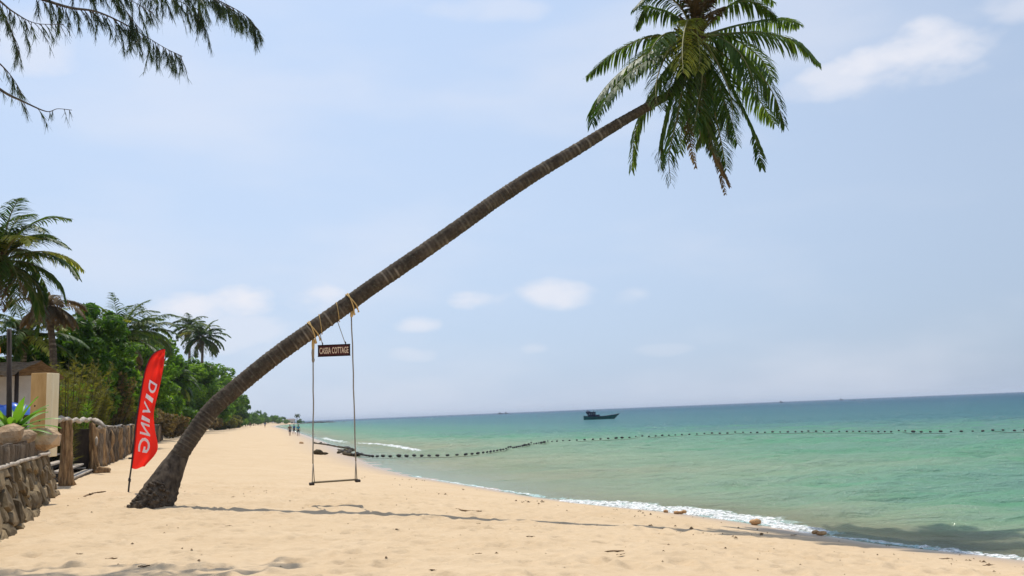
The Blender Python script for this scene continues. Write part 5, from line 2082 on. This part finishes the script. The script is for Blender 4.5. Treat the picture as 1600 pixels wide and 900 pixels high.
def person(px, py, zg, H, heading, label, shirt, seed, stride=.25, bare=False):
    p = onz(px, py, zg)
    p.z = gz(p.x, p.y)
    root = link('person', None, None, p)
    root.rotation_euler.z = heading
    tag(root, label, 'person', 'people walking on the far beach')
    k = H / 1.7
    s = stride
    V = [(0, 0, .95), (0, 0, 1.12), (0, 0, 1.34), (0, 0, 1.46), (0, .02, 1.54), (0, .02, 1.63)]
    R = [.13, .12, .14, .06, .055, .085]
    E = [(0, 1), (1, 2), (2, 3), (3, 4), (4, 5)]

    def chain(start, pts, rad):
        prev = start
        for q, r in zip(pts, rad):
            V.append(q); R.append(r); E.append((prev, len(V) - 1)); prev = len(V) - 1
        return prev
    for sg in (-1, 1):
        f = s * sg
        chain(0, [(.10 * sg, 0, .90), (.11 * sg, f * .5 + .03, .50), (.11 * sg, f - .04, .09), (.11 * sg, f + .12, .035)], [.095, .062, .042, .035])
        w = chain(2, [(.20 * sg, 0, 1.38), (.25 * sg, -f * .45 - .03, 1.10), (.26 * sg, -f * .8 + .05, .87)], [.058, .044, .03])
        hx, hy, hz = V[w]
        pm = chain(w, [(hx, hy + .01, hz - .08)], [.03])
        for q in range(5):
            o = (q - 2) * .018
            ln = (.05, .085, .095, .088, .07)[q]
            chain(pm, [(hx - .012 * sg, hy + o + .01, hz - .10 - (0 if q else -.02)), (hx - .02 * sg, hy + o * 1.3 + .015, hz - .10 - ln)], [.0095, .0085])
    sc = lambda L_: [(a * k, b * k, c * k) for a, b, c in L_]
    link('body', skin_mesh('body', sc(V), E, [r * k for r in R], 'skin_tan'), root)
    if not bare:
        SV = [(0, 0, .92), (0, 0, 1.12), (0, 0, 1.36)] + [q for sg in (-1, 1) for q in ((.20 * sg, 0, 1.385), (.235 * sg, -s * sg * .3 - .02, 1.18))]
        link('shirt', skin_mesh('shirt', sc(SV), [(0, 1), (1, 2), (2, 3), (3, 4), (2, 5), (5, 6)], [r * k for r in (.155, .145, .155, .078, .07, .078, .07)], shirt), root)
    PV = [(0, 0, 1.0), (0, 0, .93)] + [q for sg in (-1, 1) for q in ((.105 * sg, .0, .86), (.11 * sg, s * sg * .42 + .02, .56))]
    link('shorts', skin_mesh('shorts', sc(PV), [(0, 1), (1, 2), (2, 3), (1, 4), (4, 5)], [r * k for r in (.14, .15, .115, .09, .115, .09)], 'shorts_dark'), root)
    hr = xf(rock(seed, 2, .06), (0, -.008 * k, 1.675 * k), (.098 * k, .112 * k, .088 * k))
    link('hair', mesh_data('hair', hr[0], hr[1], 'hair_black'), root)
    ns = xf(rock(seed + 1, 1, .05), (0, .118 * k, 1.625 * k), (.016 * k, .022 * k, .024 * k))
    link('nose', mesh_data('nose', ns[0], ns[1], 'skin_tan'), root)


person(453, 682.5, -.9, 1.62, .4, 'person in brown walking on the far beach, left of the two in blue', 'shirt_brown', 1, .22)
person(459.5, 679.5, -.95, 1.66, -.3, 'person in dark blue at the far waterline, behind another in blue', 'shirt_blue', 2, .2)
person(466, 682, -.95, 1.72, .2, 'person in teal blue nearest the water on the far beach', 'shirt_teal', 3, .26)
person(414, 668.5, -.5, 1.7, .5, 'tiny far figure standing well beyond the walkers', 'shirt_blue', 4, .15)
person(391, 668, -.2, 1.7, 1.1, 'tiny far figure near the trees at the end of the beach', 'shirt_brown', 5, .15)

# ------------------------------------------------------------------ small things on the sand
def build_litter():
    rr = random.Random(14)
    # clods at the waterline
    for (px, py, s, lab) in ((1176, 818, .12, 'largest orange brown clod lying in the foam at the waterline'),
                             (1063, 802, .11, 'orange brown clod in the foam, right of a smaller one'),
                             (1041, 800, .08, 'small orange brown clod in the foam, left of another'),
                             (1283, 833, .12, 'flat brown clod at the end of the foam line')):
        p = onz(px, py, SEA + .05)
        p.z = max(gz(p.x, p.y), SEA)
        vf = merge(*[xf(rock(rr.randrange(999), 2, .35), (rr.uniform(-.8, .8), rr.uniform(-.3, .3), rr.uniform(-.1, .25)), (rr.uniform(.5, .9), .5, rr.uniform(.35, .6))) for _ in range(4)])
        solo('beach_clod', xf(vf, p + Vector((0, 0, s * .3)), (s, s, s * .8)), 'shore_clod', p, lab, 'clod')
    # sticks
    sticks = [([(712, 796), (730, 799), (752, 800)], .018, 'pale stick on the sand right of the swing'),
              ([(131, 777), (148, 771), (165, 769)], .022, 'thin curved root on the sand left of the palm foot'),
              ]
    for pp, r, lab in sticks:
        pts = []
        for q in catmull([onz(x, y, -.0 if x < 600 else (-.42 if x < 800 else -.75)) for x, y in pp], 24):
            # drop to the sand along the sight line
            for _ in range(6):
                q = onz_fix(q)
            pts.append(q + Vector((0, 0, r * .5)))
        solo('stick', tube(pts, [r * rr.uniform(.6, 1.2) for _ in pts], 6, True, .2), 'litter', pts[0] - Vector((0, 0, r)), lab, 'stick')
    # dead leaves large enough to see
    leaves = [(960, 865, .17, 'large curled brown leaf on the sand at the lower centre'), (970, 869, .08, 'small leaf beside the large curled leaf'),
              (829, 841, .09, 'dark scrap on the sand left of the large curled leaf'), (619, 829, .07, 'dark crumpled leaf on the sand in the middle foreground'),
              (748, 820, .06, 'small leaf on the sand right of the middle'), (357, 824, .07, 'small dark leaf below the palm shadow'),
              (174, 876, .09, 'brown leaf in the sand at lower left'), (676, 894, .06, 'tiny sprig at the bottom edge'),
              (748, 868, .06, 'small dark leaf in the lower middle'), (364, 778, .06, 'small leaf on the sand above the palm shadow'),
              (1240, 838, .08, 'dark scrap of weed by the waterline'), (1478, 876, .12, 'brown weed on wet sand at lower right'), (1545, 886, .12, 'brown weed nearest the lower right corner'),
              (124, 868, .06, 'dark leaf lying in the tree shade'), (225, 888, .08, 'dark crumpled leaf in the tree shade')]
    for k, (px, py, s, lab) in enumerate(leaves):
        s *= .72
        q = onz(px, py, -.3)
        for _ in range(8):
            q = onz_fix(q)
        V, Fc = [], []
        a0 = rr.uniform(-.5, .5)
        for i in range(7):
            u = i / 6
            w = s * .38 * math.sin(math.pi * min(.97, max(.06, u)))
            for j in (-1, 0, 1):
                V.append((q.x + math.cos(a0) * (u - .5) * s * 2 - math.sin(a0) * j * w, q.y + math.sin(a0) * (u - .5) * s * 2 + math.cos(a0) * j * w,
                          q.z + .012 + abs(j) * w * .35 + .10 * s * (2 * u - 1) ** 2 + rr.uniform(0, .012)))
        for i in range(6):
            for j in range(2):
                b = i * 3 + j
                Fc.append([b, b + 3, b + 4, b + 1])
        solo('fallen_leaf', (V, Fc), 'litter', q, lab, 'leaf', 'dead leaves on the sand')
    # fine bits nobody would count
    V, Fc = [], []
    xs, ys = RNG.uniform(-9, 7, 900), RNG.uniform(6.6, 24, 900)
    dd = shore_d(xs, ys)
    keep = (dd > .3) & (xs > wall_x(ys) + .2)
    xs, ys = xs[keep], ys[keep]
    wy = RNG.uniform(11, 34, 420)
    wx = shore_x(wy) - RNG.uniform(.9, 3.4, 420) ** 1.0 * 1.1
    keepw = vnoise(wx * .8, wy * .35, 91) > .42
    n_fine = len(xs)
    xs, ys = np.concatenate([xs, wx[keepw]]), np.concatenate([ys, wy[keepw]])
    zs = sand_height(xs.copy(), ys.copy())
    for i_, (x, y, z) in enumerate(zip(xs, ys, zs)):
        s = .006 + .020 * RNG.random() ** 4
        if i_ >= n_fine:
            s = .012 + .04 * RNG.random() ** 3
        b = len(V)
        a = RNG.uniform(0, 6.28)
        c, sn = math.cos(a) * s, math.sin(a) * s
        V += [(x + c, y + sn, z + .004), (x - sn * .6, y + c * .6, z + .004 + s * .5), (x - c, y - sn, z + .004), (x + sn * .6, y - c * .6, z + .006), (x, y, z + s * .9)]
        Fc += [[b, b + 1, b + 4], [b + 1, b + 2, b + 4], [b + 2, b + 3, b + 4], [b + 3, b, b + 4]]
    o = link('beach_litter', mesh_data('beach_litter', V, Fc, 'litter', False))
    tag(o, 'fine dark specks of twigs and shell scattered over the sand', 'litter', kind='stuff')


def onz_fix(q):
    d = q - CAM
    z = gz(q.x, q.y)
    return CAM + d * ((z - CAM.z) / d.z)


build_litter()


# ------------------------------------------------------------------ humid air
def build_haze():
    m = bpy.data.materials.new('haze')
    m.use_nodes = True
    t = m.node_tree
    t.nodes.remove(t.nodes['Principled BSDF'])
    v = N(t, 'ShaderNodeVolumePrincipled')
    v.inputs['Color'].default_value = (0.80, 0.88, 1.0, 1)
    v.inputs['Density'].default_value = 0.00012
    t.links.new(v.outputs[0], t.nodes['Material Output'].inputs['Volume'])
    MATS['haze'] = m
    vf = box(0, 14000, 12.5, 300000, 34000, 38.0)
    o = link('haze', mesh_data('haze', vf[0], vf[1], 'haze', False))
    tag(o, 'pale humid haze over the beach and sea', 'haze', kind='stuff')


build_haze()
